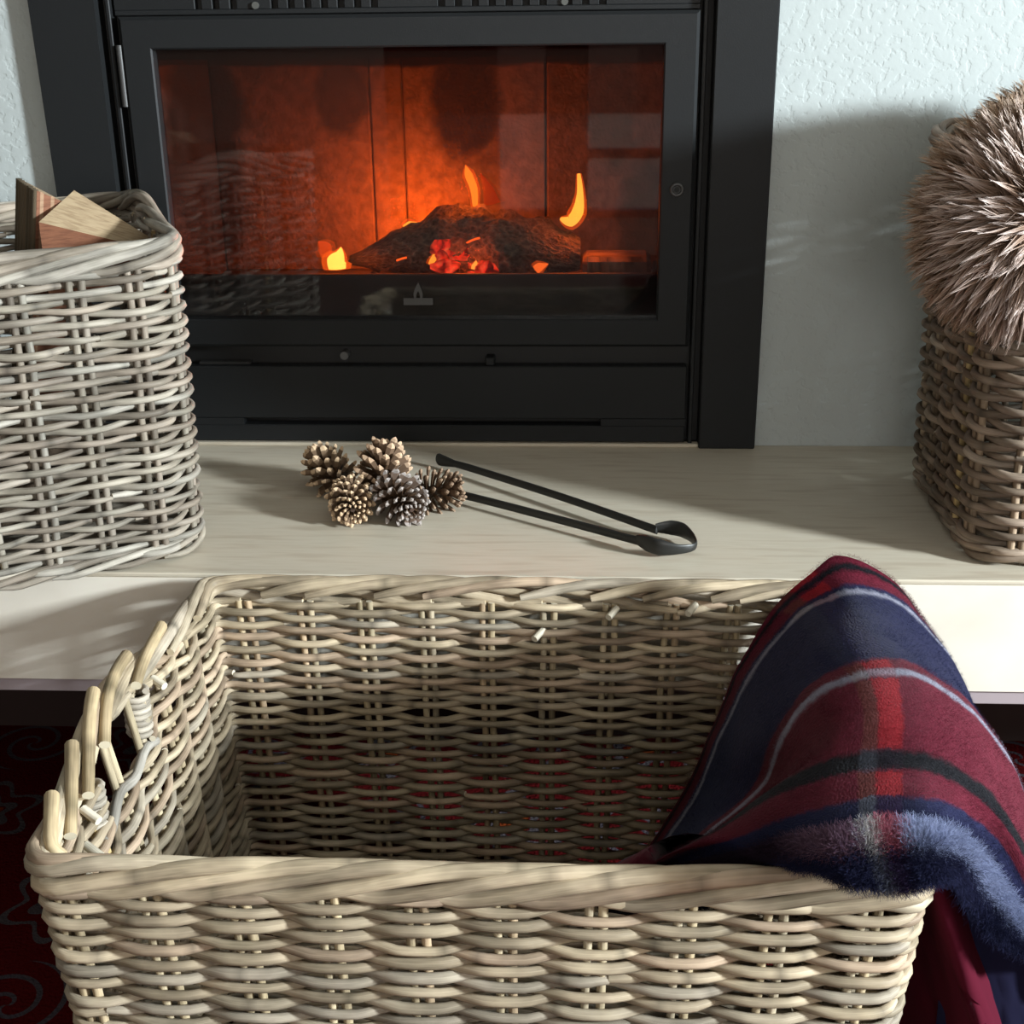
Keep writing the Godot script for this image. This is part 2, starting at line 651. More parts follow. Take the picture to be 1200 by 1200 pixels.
# a plaited border: every cane climbs the outside, crosses the top and ends cut on the inside
func border_of(t: Node3D, form: Form, pairs: int, yc: float, ry: float, rx: float, r: float, span: float, tones: Array, sides: int, called := "border_cane") -> void:
	for k in pairs:
		var u0 := (k + rng.randf_range(-0.12, 0.12)) / pairs
		var len := span * rng.randf_range(0.93, 1.07) / pairs
		var n := maxi(8, int(len * form.length / 0.008))
		var pts := PackedVector3Array()
		var rr := PackedFloat32Array()
		var rk := r * rng.randf_range(0.88, 1.14)
		for i in n + 1:
			var f := float(i) / n
			var a := deg_to_rad(lerpf(-85.0, 185.0, f + 0.03 * sin(TAU * f)))
			var wob := lerpf(0.70, 1.12, smoothstep(0.0, 0.13, f)) - 0.16 * smoothstep(0.5, 0.75, f) + 0.05 * sin(f * 13.0 + k)
			pts.push_back(form.at(u0 + len * f, yc + sin(a) * (ry - r * 0.8) * wob, cos(a) * (rx - r * 0.4) * wob))
			rr.push_back(rk * (1.0 - 0.3 * smoothstep(0.9, 1.0, f) - 0.35 * (1.0 - smoothstep(0.0, 0.12, f))))
		var acc := Acc.new()
		var tone: Color = tones[rng.randi() % tones.size()] * rng.randf_range(0.95, 1.2)
		tube(acc, pts, rr, cane_tints(n + 1, 0.008, tone), sides, Color(0.62, 0.52, 0.36))
		part(called, acc, mats.cane, t)


# ------------------------------------------------------------------ small things
func catmull(p: PackedVector3Array, per: int) -> PackedVector3Array:
	var out := PackedVector3Array()
	for i in p.size() - 1:
		var a := p[maxi(i - 1, 0)]
		var b := p[i]
		var c := p[i + 1]
		var d := p[mini(i + 2, p.size() - 1)]
		for k in per:
			out.push_back(b.cubic_interpolate(c, a, d, float(k) / per))
	out.push_back(p[p.size() - 1])
	return out


func make_cone(at: Vector3, axis: Vector3, length: float, radius: float, tip: Color, label: String) -> void:
	var t := thing("pine_cone", label, "pine cone", at, 0.0, "pine cones heaped on the hearth")
	axis = axis.normalized()
	var side := axis.cross(Vector3.UP).normalized()
	if side.length() < 0.5:
		side = Vector3.RIGHT
	var up := side.cross(axis)
	var core := Acc.new()
	var pts := PackedVector3Array()
	var rr := PackedFloat32Array()
	for i in 9:
		var f := i / 8.0
		pts.push_back(axis * (f - 0.5) * length * 0.92)
		rr.push_back(radius * 0.34 * sin(PI * (0.12 + 0.8 * f)) + 0.0008)
	var cc := PackedColorArray()
	cc.resize(9)
	cc.fill(Color(0.035, 0.02, 0.012))
	tube(core, pts, rr, cc, 8, Color(0.05, 0.03, 0.02))
	part("core", core, mats.cone, t)
	var n := 84
	for i in n:
		var f := (i + 0.5) / n
		var prof := pow(sin(PI * (0.1 + 0.84 * pow(f, 0.85))), 0.75)
		var a := i * 2.399963
		var rad := side * cos(a) + up * sin(a)
		var lean := lerpf(-0.55, 1.35, f)
		var dir := (rad + axis * lean).normalized()
		var len := radius * (0.36 + 0.76 * prof) * rng.randf_range(0.86, 1.12) * (1.0 - 0.45 * smoothstep(0.8, 1.0, f))
		var tang := axis.cross(rad).normalized()
		var nor := dir.cross(tang).normalized()
		if nor.dot(axis) < 0:
			nor = -nor
		var root := axis * (f - 0.5) * length * 0.86 + rad * radius * 0.12
		var w := radius * (0.08 + 0.105 * prof) * (1.0 - 0.35 * smoothstep(0.75, 1.0, f))
		var acc := Acc.new()
		var th := radius * 0.12
		# thin blade that widens to a thick, blunt, slightly up-turned tip
		var secs := [[0.0, 0.35, 0.4], [0.55, 0.9, 0.45], [0.86, 0.95, 0.85], [0.97, 0.62, 0.8]]
		var rings := []
		for s in secs:
			var p: Vector3 = root + dir * len * s[0] + nor * len * 0.14 * s[0] * s[0]
			var ww: float = w * s[1]
			var tt: float = th * s[2]
			rings.append([p - tang * ww, p + nor * tt, p + tang * ww, p - nor * tt])
		var dark := Color(0.075, 0.04, 0.022)
		for q in 3:
			var col := dark * 0.8 if q == 0 else (dark.lerp(tip, 0.18) if q == 1 else tip * rng.randf_range(0.8, 1.1))
			for k in 4:
				var m := (k + 1) % 4
				acc.face([rings[q][m], rings[q][k], rings[q + 1][k], rings[q + 1][m]], (rings[q][0] + rings[q][2] + rings[q + 1][0] + rings[q + 1][2]) / 4.0, col)
		var point: Vector3 = root + dir * len * 1.04 + nor * len * 0.15
		for k in 4:
			var m := (k + 1) % 4
			acc.face([rings[3][m], rings[3][k], point], (rings[2][0] + rings[2][2]) / 2.0, tip * rng.randf_range(1.0, 1.35))
		part("scale", acc, mats.cone, t)


# a flame: a tapering tongue along a path, widest low down
func make_flame(path: Array, widths: Array, hot: Color, strength: float, label: String, lamp: float, lamp_at := Vector3.ZERO) -> void:
	var t := thing("flame", label, "flame", path[0], 0.0, "flames on the burning log")
	var pts := PackedVector3Array()
	for p in path:
		pts.push_back(p - path[0])
	var fine := catmull(pts, 6)
	var rr := PackedFloat32Array()
	for i in fine.size():
		var f := float(i) / (fine.size() - 1) * (widths.size() - 1)
		var k := mini(int(f), widths.size() - 2)
		rr.push_back(maxf(0.0003, lerpf(widths[k], widths[k + 1], f - k)))
	var acc := Acc.new()
	var cc := PackedColorArray()
	cc.resize(fine.size())
	cc.fill(Color.WHITE)
	tube(acc, fine, rr, cc, 12, Color.WHITE, Vector2(1, 0.55), Vector3.RIGHT)
	var m := plain(Color(0.1, 0.03, 0.0), 1.0)
	m.emission_enabled = true
	m.emission = hot
	m.emission_energy_multiplier = strength
	part("tongue", acc, m, t)
	# the wider, thinner orange sheet of gas round it
	acc = Acc.new()
	var wide := PackedFloat32Array()
	for r in rr:
		wide.push_back(r * 1.55 + 0.0006)
	tube(acc, fine, wide, cc, 12, Color.WHITE, Vector2(1, 0.55), Vector3.RIGHT)
	var g := plain(Color(0.1, 0.02, 0.0, 0.3), 1.0)
	g.transparency = BaseMaterial3D.TRANSPARENCY_ALPHA
	g.emission_enabled = true
	g.emission = Color(1.0, 0.36, 0.08)
	g.emission_energy_multiplier = strength * 0.5
	part("outer_flame", acc, g, t)
	if lamp > 0.0:
		var l := OmniLight3D.new()
		l.name = "flame_light"
		l.light_color = Color(1.0, 0.40, 0.10)
		l.light_energy = lamp * 2.6
		l.light_size = 0.02
		l.omni_range = 4.0
		l.omni_attenuation = 2.0
		l.shadow_enabled = true
		l.position = lamp_at
		t.add_child(l, true)


# ------------------------------------------------------------------ the scene
func _ready() -> void:
	rng.seed = 20240607
	camera_and_light()
	make_materials()
	room()
	hearth()
	fireplace()
	fire()
	front_basket()
	wool_blanket()
	left_basket()
	right_basket()
	fur_throw()
	cones_and_tongs()


func camera_and_light() -> void:
	var cam := Camera3D.new()
	cam.name = "camera"
	add_child(cam)
	cam.position = EYE
	cam.rotation_degrees = Vector3(-21.767, 3.157, -0.775)
	cam.fov = 42.1
	cam.near = 0.05
	cam.current = true
	var sky := ProceduralSkyMaterial.new()
	sky.sky_top_color = Color(0.62, 0.74, 0.88)
	sky.sky_horizon_color = Color(0.88, 0.92, 0.96)
	sky.ground_bottom_color = Color(0.45, 0.45, 0.42)
	sky.ground_horizon_color = Color(0.75, 0.76, 0.76)
	sky.sky_energy_multiplier = 1.6
	sky.ground_energy_multiplier = 1.6
	var env := Environment.new()
	env.background_mode = Environment.BG_SKY
	env.sky = Sky.new()
	env.sky.sky_material = sky
	env.tonemap_mode = Environment.TONE_MAPPER_LINEAR
	env.tonemap_exposure = 1.0
	env.sdfgi_enabled = true
	env.ssao_enabled = true
	env.ssil_enabled = true
	var we := WorldEnvironment.new()
	we.name = "world"
	we.environment = env
	add_child(we)
	# daylight through the window in the right wall
	var key := AreaLight3D.new()
	key.name = "window_daylight"
	key.area_size = Vector2(0.38, 0.34)
	key.light_color = Color(0.94, 0.98, 1.0)
	key.light_energy = 54.0
	key.area_range = 12.0
	key.area_attenuation = 2.0
	key.shadow_enabled = true
	add_child(key)
	key.position = Vector3(3.46, 1.59, 1.95)
	key.look_at(Vector3(0.0, 1.59, 1.95), Vector3.UP)
	# added soft fill lamp, set just inside the window behind the camera
	var fill := AreaLight3D.new()
	fill.name = "added_fill"
	fill.area_size = Vector2(1.5, 0.5)
	fill.light_color = Color(1.0, 0.96, 0.91)
	fill.light_energy = 2.2
	fill.area_range = 12.0
	fill.area_attenuation = 2.0
	fill.shadow_enabled = true
	add_child(fill)
	fill.position = Vector3(0.05, 1.20, 3.44)
	fill.look_at(Vector3(0.05, 1.20, 0), Vector3.UP)


func room() -> void:
	# back wall round the opening for the stove
	var a := Acc.new()
	box(a, Vector3(-2.4, 0.0, -0.40), Vector3(-0.63, 2.7, -0.01))
	box(a, Vector3(0.195, 0.0, -0.40), Vector3(3.5, 2.7, -0.01))
	box(a, Vector3(-0.63, 1.15, -0.40), Vector3(0.195, 2.7, -0.01))
	box(a, Vector3(-0.63, 0.0, -0.40), Vector3(0.195, 0.40, -0.01))
	box(a, Vector3(-0.63, 0.40, -0.42), Vector3(0.195, 1.15, -0.40))
	structure("wall_back", a, mats.plaster, "rough white plastered wall behind the fireplace", "wall")
	a = Acc.new()
	box(a, Vector3(-2.5, 0, -0.4), Vector3(-2.4, 2.7, 3.6))
	structure("wall_left", a, mats.room, "plain wall of the room at the grey basket's end", "wall")
	# right wall with its window opening
	a = Acc.new()
	box(a, Vector3(3.5, 0, -0.4), Vector3(3.6, 2.7, 1.65))
	box(a, Vector3(3.5, 0, 2.25), Vector3(3.6, 2.7, 3.6))
	box(a, Vector3(3.5, 0, 1.65), Vector3(3.6, 1.38, 2.25))
	box(a, Vector3(3.5, 1.98, 1.65), Vector3(3.6, 2.7, 2.25))
	structure("wall_right", a, mats.room, "plain wall of the room with the small high window", "wall")
	a = Acc.new()
	box(a, Vector3(3.53, 1.38, 1.65), Vector3(3.57, 1.42, 2.25))
	box(a, Vector3(3.53, 1.94, 1.65), Vector3(3.57, 1.98, 2.25))
	box(a, Vector3(3.53, 1.42, 1.65), Vector3(3.57, 1.94, 1.69))
	box(a, Vector3(3.53, 1.42, 2.21), Vector3(3.57, 1.94, 2.25))
	var w := structure("window_1", a, mats.frame, "small brown framed window letting in the daylight", "window")
	a = Acc.new()
	box(a, Vector3(3.548, 1.42, 1.69), Vector3(3.552, 1.94, 2.21))
	part("pane", a, mats.pane, w)
	# wall behind the camera with a wide, low window: lower panes mirrored, upper ones added for fill
	a = Acc.new()
	box(a, Vector3(-2.4, 0, 3.5), Vector3(-0.75, 2.7, 3.6))
	box(a, Vector3(0.85, 0, 3.5), Vector3(3.5, 2.7, 3.6))
	box(a, Vector3(-0.75, 1.55, 3.5), Vector3(0.85, 2.7, 3.6))
	box(a, Vector3(-0.75, 0, 3.5), Vector3(0.85, 0.14, 3.6))
	structure("wall_front", a, mats.room, "plain wall of the room opposite the fireplace", "wall")
	a = Acc.new()
	box(a, Vector3(-0.75, 0.14, 3.52), Vector3(0.85, 0.17, 3.58))
	box(a, Vector3(-0.75, 0.53, 3.52), Vector3(0.85, 0.88, 3.58))
	box(a, Vector3(-0.75, 1.50, 3.52), Vector3(0.85, 1.55, 3.58))
	box(a, Vector3(-0.75, 0.14, 3.52), Vector3(-0.32, 1.55, 3.58))
	box(a, Vector3(-0.14, 0.14, 3.52), Vector3(0.02, 1.55, 3.58))
	box(a, Vector3(0.80, 0.14, 3.52), Vector3(0.85, 1.55, 3.58))
	box(a, Vector3(0.02, 0.365, 3.53), Vector3(0.80, 0.40, 3.57))
	w = structure("window_2", a, mats.slate, "low wide window with lower panes mirrored in the stove glass and added upper panes", "window")
	for q in [[-0.32, -0.14, 0.17, 0.53], [0.02, 0.80, 0.17, 0.365], [0.02, 0.80, 0.40, 0.53], [-0.32, -0.14, 0.88, 1.5], [0.02, 0.80, 0.88, 1.5]]:
		a = Acc.new()
		box(a, Vector3(q[0], q[2], 3.548), Vector3(q[1], q[3], 3.552))
		part("pane", a, mats.pane, w)
	a = Acc.new()
	box(a, Vector3(-2.5, 2.7, -0.4), Vector3(3.6, 2.8, 3.6))
	structure("ceiling", a, mats.ceiling, "plain ceiling of the room", "ceiling")
	a = Acc.new()
	box(a, Vector3(-2.5, -0.1, -0.4), Vector3(3.6, -0.012, 3.6))
	structure("floor", a, mats.slate, "dark floor under the red carpet", "floor")
	# the patterned carpet
	a = Acc.new()
	var lo := Vector3(-1.9, -0.012, 0.0)
	var hi := Vector3(1.9, 0.0, 3.1)
	box(a, lo, hi, 0.004)
	var rug := part("carpet", a, mats.carpet)
	tag(rug, "dark red carpet with grey scrolls and rosettes under the woven baskets", "carpet")


func hearth() -> void:
	var t := thing("hearth", "pale travertine hearth slab running along the wall under the fireplace", "hearth")
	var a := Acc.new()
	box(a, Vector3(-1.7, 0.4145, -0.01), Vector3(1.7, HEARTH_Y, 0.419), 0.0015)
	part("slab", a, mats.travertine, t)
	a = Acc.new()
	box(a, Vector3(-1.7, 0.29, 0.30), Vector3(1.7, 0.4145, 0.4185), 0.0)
	part("whitened_front", a, mats.whitened_stone, t)  # front face of the same slab, whitened for the light it catches
	a = Acc.new()
	box(a, Vector3(-1.7, 0.272, -0.01), Vector3(1.7, 0.29, 0.414), 0.001)
	part("support_board", a, mats.underside, t)
	a = Acc.new()
	box(a, Vector3(-1.7, 0.0, -0.01), Vector3(1.7, 0.272, 0.04))
	part("base_panel", a, mats.slate_dark, t, "dark recessed base panel")
	for x in [-1.45, 1.45]:
		a = Acc.new()
		box(a, Vector3(x - 0.1, 0.0, 0.04), Vector3(x + 0.1, 0.272, 0.3), 0.003)
		part("bracket", a, mats.room, t)
	# the thin tile strip under the stove's front panel
	a = Acc.new()
	box(a, Vector3(-0.588, HEARTH_Y, -0.012), Vector3(0.1564, HEARTH_Y + 0.0045, 0.0005), 0.0008)
	part("tile_strip", a, mats.travertine, t)


func fireplace() -> void:
	var t := thing("fireplace", "black steel wood-burning fireplace insert with a wide glass door", "fireplace", Vector3(-0.215, HEARTH_Y, 0))
	var o := -t.position
	var y0 := HEARTH_Y
	# surround: two uprights and a head
	var a := Acc.new()
	hexa(a, [o + Vector3(-0.6600, y0, 0.006), o + Vector3(-0.588, y0, 0.006), o + Vector3(-0.588, y0, -0.05), o + Vector3(-0.66, y0, -0.05), o + Vector3(-0.672, 1.2, 0.006), o + Vector3(-0.588, 1.2, 0.006), o + Vector3(-0.588, 1.2, -0.05), o + Vector3(-0.672, 1.2, -0.05)])
	part("surround_upright", a, mats.stove, t)
	a = Acc.new()
	box(a, o + Vector3(0.1564, y0, -0.05), o + Vector3(0.2305, 1.2, 0.006), 0.0015)
	part("surround_upright", a, mats.stove, t)
	a = Acc.new()
	box(a, o + Vector3(-0.588, 1.09, -0.05), o + Vector3(0.1564, 1.2, 0.006), 0.0015)
	part("surround_head", a, mats.stove, t)
	# recessed carcass
	a = Acc.new()
	box(a, o + Vector3(-0.588, y0, -0.06), o + Vector3(-0.545, 1.09, -0.028))
	box(a, o + Vector3(0.118, y0, -0.06), o + Vector3(0.1564, 1.09, -0.028))
	box(a, o + Vector3(-0.545, 0.95, -0.06), o + Vector3(0.118, 1.09, -0.028))
	box(a, o + Vector3(-0.545, y0, -0.06), o + Vector3(0.118, 0.585, -0.028))
	part("carcass", a, mats.stove_dark, t)
	for x in [-0.5755, 0.1452]:
		a = Acc.new()
		box(a, o + Vector3(x - 0.0026, y0 + 0.003, -0.03), o + Vector3(x + 0.0026, 1.09, -0.004), 0.001)
		part("edge_strip", a, mats.stove, t)
	# slotted vent above the door
	var g := Node3D.new()
	g.name = "vent_grille"
	t.add_child(g)
	a = Acc.new()
	box(a, o + Vector3(-0.57, 0.9675, -0.024), o + Vector3(0.139, 0.9735, -0.012), 0.0008)
	box(a, o + Vector3(-0.57, 1.04, -0.024), o + Vector3(0.139, 1.088, -0.012), 0.0008)
	part("rail", a, mats.stove, g)
	var slots := []
	for grp in [[-0.4663, 3, 0.0215], [-0.373, 7, 0.0202], [-0.1706, 7, 0.0203], [-0.0181, 3, 0.0203]]:
		for k in grp[1]:
			slots.append(grp[0] + grp[2] * k)
	var from := -0.57
	for k in slots.size() + 1:
		var to: float = slots[k] - 0.0042 if k < slots.size() else 0.139
		a = Acc.new()
		box(a, o + Vector3(from, 0.9735, -0.024), o + Vector3(to, 1.04, -0.012), 0.0006)
		part("slat", a, mats.stove, g)
		if k < slots.size():
			from = slots[k] + 0.0042
	for x in [-0.3958, -0.0225]:
		a = Acc.new()
		rod(a, PackedVector3Array([o + Vector3(x, 0.9775, -0.013), o + Vector3(x, 0.9775, -0.009)]), 0.0042, Color(0.07, 0.068, 0.06), 12)
		part("screw", a, mats.tinted, g)
	# lower panel with its long slot
	a = Acc.new()
	var px0 := -0.587
	var px1 := 0.1380
	box(a, o + Vector3(px0, 0.4585, -0.02), o + Vector3(px1, 0.5303, -0.002), 0.0012)
	box(a, o + Vector3(px0, 0.4265, -0.02), o + Vector3(px1, 0.4490, -0.002), 0.0012)
	box(a, o + Vector3(px0, 0.4490, -0.02), o + Vector3(-0.4541, 0.4585, -0.002))
	box(a, o + Vector3(0.0265, 0.4490, -0.02), o + Vector3(px1, 0.4585, -0.002))
	part("lower_panel", a, mats.stove, t)
	# air slider in the gap above it
	a = Acc.new()
	box(a, o + Vector3(-0.5104, 0.5295, -0.026), o + Vector3(-0.441, 0.5335, -0.012), 0.001)
	part("air_slot", a, mats.iron, t)
	a = Acc.new()
	rod(a, PackedVector3Array([o + Vector3(-0.3134, 0.543, -0.03), o + Vector3(-0.3134, 0.543, -0.008)]), 0.0055, Color(0.075, 0.075, 0.075), 14)
	part("air_knob", a, mats.tinted, t)
	a = Acc.new()
	box(a, o + Vector3(-0.126, 0.5303, -0.028), o + Vector3(-0.114, 0.541, -0.006), 0.0015)
	part("latch", a, mats.stove, t)
	# door
	var d := Node3D.new()
	d.name = "door"
	t.add_child(d)
	var x0 := -0.5640
	var x1 := 0.1385
	var gx0 := -0.5252
	var gx1 := 0.0966
	a = Acc.new()
	for q in [[x0, x1, 0.9286, 0.9664], [x0, x1, 0.5568, 0.5941], [x0, gx0, 0.5941, 0.9286], [gx1, x1, 0.5941, 0.9286]]:
		pass
	door_frame(a, o, Vector2(x0, 0.5568), Vector2(x1, 0.9664), Vector2(gx0, 0.5941), Vector2(gx1, 0.9286))
	part("door_frame", a, mats.stove, d)
	a = Acc.new()
	box(a, o + Vector3(gx0 - 0.006, 0.588, -0.0165), o + Vector3(gx1 + 0.006, 0.934, -0.0125))
	var gl := plain(Color(0.05, 0.045, 0.04, 0.04), 0.02)
	gl.transparency = BaseMaterial3D.TRANSPARENCY_ALPHA
	gl.metallic_specular = 0.38
	part("glass", a, gl, d, "dark glass pane of the stove door")
	# brown soot film inside the pane, thick in lobes under the top edge
	part("soot_film", quad_grid(o + Vector3(gx0, 0.5941, -0.0185), Vector3(gx1 - gx0, 0, 0), Vector3(0, 0.3345, 0)), soot_material(), d)
	# dark printed band with its emblem
	a = Acc.new()
	box(a, o + Vector3(gx0 - 0.004, 0.588, -0.030), o + Vector3(gx1 + 0.004, 0.6485, -0.022), 0.001)
	part("ash_guard", a, mats.iron, d)
	a = Acc.new()
	var ez := -0.0105
	box(a, o + Vector3(-0.2314, 0.6105, ez - 0.0015), o + Vector3(-0.1932, 0.6195, ez))
	# flame mark: a pointed arch with a hollow foot
	var outer := [Vector2(-0.0058, 0.0), Vector2(-0.0062, 0.006), Vector2(-0.0042, 0.012), Vector2(0.0005, 0.0205), Vector2(0.0040, 0.012), Vector2(0.0058, 0.006), Vector2(0.0054, 0.0)]
	var inner := [Vector2(-0.0026, 0.0), Vector2(-0.0026, 0.0035), Vector2(-0.0018, 0.006), Vector2(0.0001, 0.0095), Vector2(0.0018, 0.006), Vector2(0.0024, 0.0035), Vector2(0.0024, 0.0)]
	for k in 6:
		var b0 := o + Vector3(-0.2120, 0.6195, 0)
		var q := []
		for p in [outer[k], outer[k + 1], inner[k + 1], inner[k]]:
			q.append(b0 + Vector3(p.x, p.y, ez))
		q.reverse()
		var back := []
		for p in q:
			back.append(p - Vector3(0, 0, 0.0015))
		a.poly(q)
		for e in 4:
			var f := (e + 1) % 4
			a.poly([back[e], back[f], q[f], q[e]])
	part("emblem", a, mats.emblem, d, "small grey flame mark over a bar")
	a = Acc.new()
	rod(a, PackedVector3Array([o + Vector3(-0.5665, 0.862, -0.004), o + Vector3(-0.5665, 0.934, -0.004)]), 0.0042, Color.WHITE, 12)
	part("hinge", a, mats.steel, d)
	# lock: a dished ring with a dark key hole
	a = Acc.new()
	var lock := o + Vector3(0.1169, 0.7582, 0.0)
	var ring := PackedVector3Array()
	for k in 25:
		var g2 := TAU * k / 24.0
		ring.push_back(lock + Vector3(cos(g2) * 0.0068, sin(g2) * 0.0068, 0.0035))
	rod(a, ring, 0.0024, Color.WHITE, 8)
	rod(a, PackedVector3Array([lock + Vector3(0, 0, -0.001), lock + Vector3(0, 0, 0.0025)]), 0.0068, Color.WHITE, 16)
	var lk := part("lock", a, mats.steel, d)
	a = Acc.new()
	rod(a, PackedVector3Array([lock + Vector3(0, 0, 0.0022), lock + Vector3(0, 0, 0.0042)]), 0.0034, Color(0.01, 0.01, 0.01), 12)
	part("key_hole", a, mats.tinted, d)
	# fire box
	var fb := Node3D.new()
	fb.name = "fire_box"
	t.add_child(fb)
	var bx0 := -0.575
	var bx1 := 0.146
	var zb := -0.36
	for q in [[bx0 + 0.02, -0.318], [-0.3165, -0.2685], [-0.267, -0.055], [-0.0535, bx1 - 0.02]]:
		a = Acc.new()
		box(a, o + Vector3(q[0], 0.585, zb - 0.02), o + Vector3(q[1], 0.93, zb), 0.0025)
		part("back_brick", a, mats.brick, fb)
	for s in [[bx0, bx0 + 0.02], [bx1 - 0.02, bx1]]:
		a = Acc.new()
		box(a, o + Vector3(s[0], 0.585, zb), o + Vector3(s[1], 0.93, -0.062), 0.002)
		part("side_brick", a, mats.brick, fb)
	a = Acc.new()
	box(a, o + Vector3(bx0, 0.565, zb - 0.02), o + Vector3(bx1, 0.585, -0.03))
	part("hearth_plate", a, mats.iron, fb)
	a = Acc.new()
	box(a, o + Vector3(bx0, 0.915, zb - 0.02), o + Vector3(bx1, 0.935, -0.03))
	part("baffle", a, mats.iron, fb)


# the four mitred bars of the door, bevelled outside, with returns to the glass
func door_frame(a: Acc, o: Vector3, lo: Vector2, hi: Vector2, glo: Vector2, ghi: Vector2) -> void:
	var rects := [[lo, hi, -0.026], [lo, hi, -0.004], [lo + Vector2(0.004, 0.004), hi - Vector2(0.004, 0.004), 0.0], [glo - Vector2(0.002, 0.002), ghi + Vector2(0.002, 0.002), 0.0], [glo, ghi, -0.002], [glo, ghi, -0.022]]
	for k in rects.size() - 1:
		var p: Array = corners(rects[k])
		var q: Array = corners(rects[k + 1])
		for e in 4:
			var f := (e + 1) % 4
			a.poly([o + p[e], o + p[f], o + q[f], o + q[e]])


func corners(r: Array) -> Array:
	return [Vector3(r[0].x, r[0].y, r[2]), Vector3(r[1].x, r[0].y, r[2]), Vector3(r[1].x, r[1].y, r[2]), Vector3(r[0].x, r[1].y, r[2])]


func quad_grid(at: Vector3, ux: Vector3, uy: Vector3) -> Acc:
	var a := Acc.new()
	var nn := ux.cross(uy).normalized()
	for p in [[0, 1], [1, 1], [1, 0], [0, 0]]:
		a.vert(at + ux * p[0] + uy * (1 - p[1]), nn, Vector2(p[0], p[1]), Color.WHITE)
	a.tri(0, 2, 1)
	a.tri(0, 3, 2)
	return a


func soot_material() -> StandardMaterial3D:
	var w := 512
	var h := 276
	var im := Image.create(w, h, false, Image.FORMAT_RGBA8)
	var f := noise(0.012, 4, FastNoiseLite.TYPE_SIMPLEX_SMOOTH, 71)
	# [x, y down, radius x, radius y, strength]
	var lobes := [[0.07, 0.3, 0.11, 0.7, 0.88], [0.36, 0.16, 0.075, 0.17, 0.72], [0.61, 0.20, 0.085, 0.24, 0.85], [0.66, 0.36, 0.07, 0.12, 0.5], [0.90, 0.2, 0.07, 0.28, 0.62], [0.02, 0.6, 0.12, 0.4, 0.8], [1.0, 0.7, 0.09, 0.4, 0.7], [0.20, 0.05, 0.12, 0.1, 0.5]]
	for y in h:
		for x in w:
			var p := Vector2(float(x) / w, float(y) / h)
			var s := f.get_noise_2d(x, y)
			var k := 0.20 + 0.10 * s + 0.22 * (1.0 - smoothstep(0.1, 0.5, p.y))
			k = maxf(k, 0.95 * (1.0 - smoothstep(0.055, 0.085, p.y + s * 0.01)))
			for l in lobes:
				var q := Vector2((p.x - l[0]) / l[2], (p.y - l[1]) / l[3])
				k = maxf(k, l[4] * (1.0 - smoothstep(0.55, 1.25, q.length() + s * 0.3)))
			im.set_pixel(x, y, Color(0.09, 0.06, 0.045, clampf(k, 0.0, 1.0)))
	var m := plain(Color(1, 1, 1), 0.9)
	m.albedo_texture = ImageTexture.create_from_image(im)
	m.texture_repeat = false
	m.transparency = BaseMaterial3D.TRANSPARENCY_ALPHA
	m.backlight_enabled = true
	m.backlight = Color(0.9, 0.5, 0.28)
	m.metallic_specular = 0.1
	return m


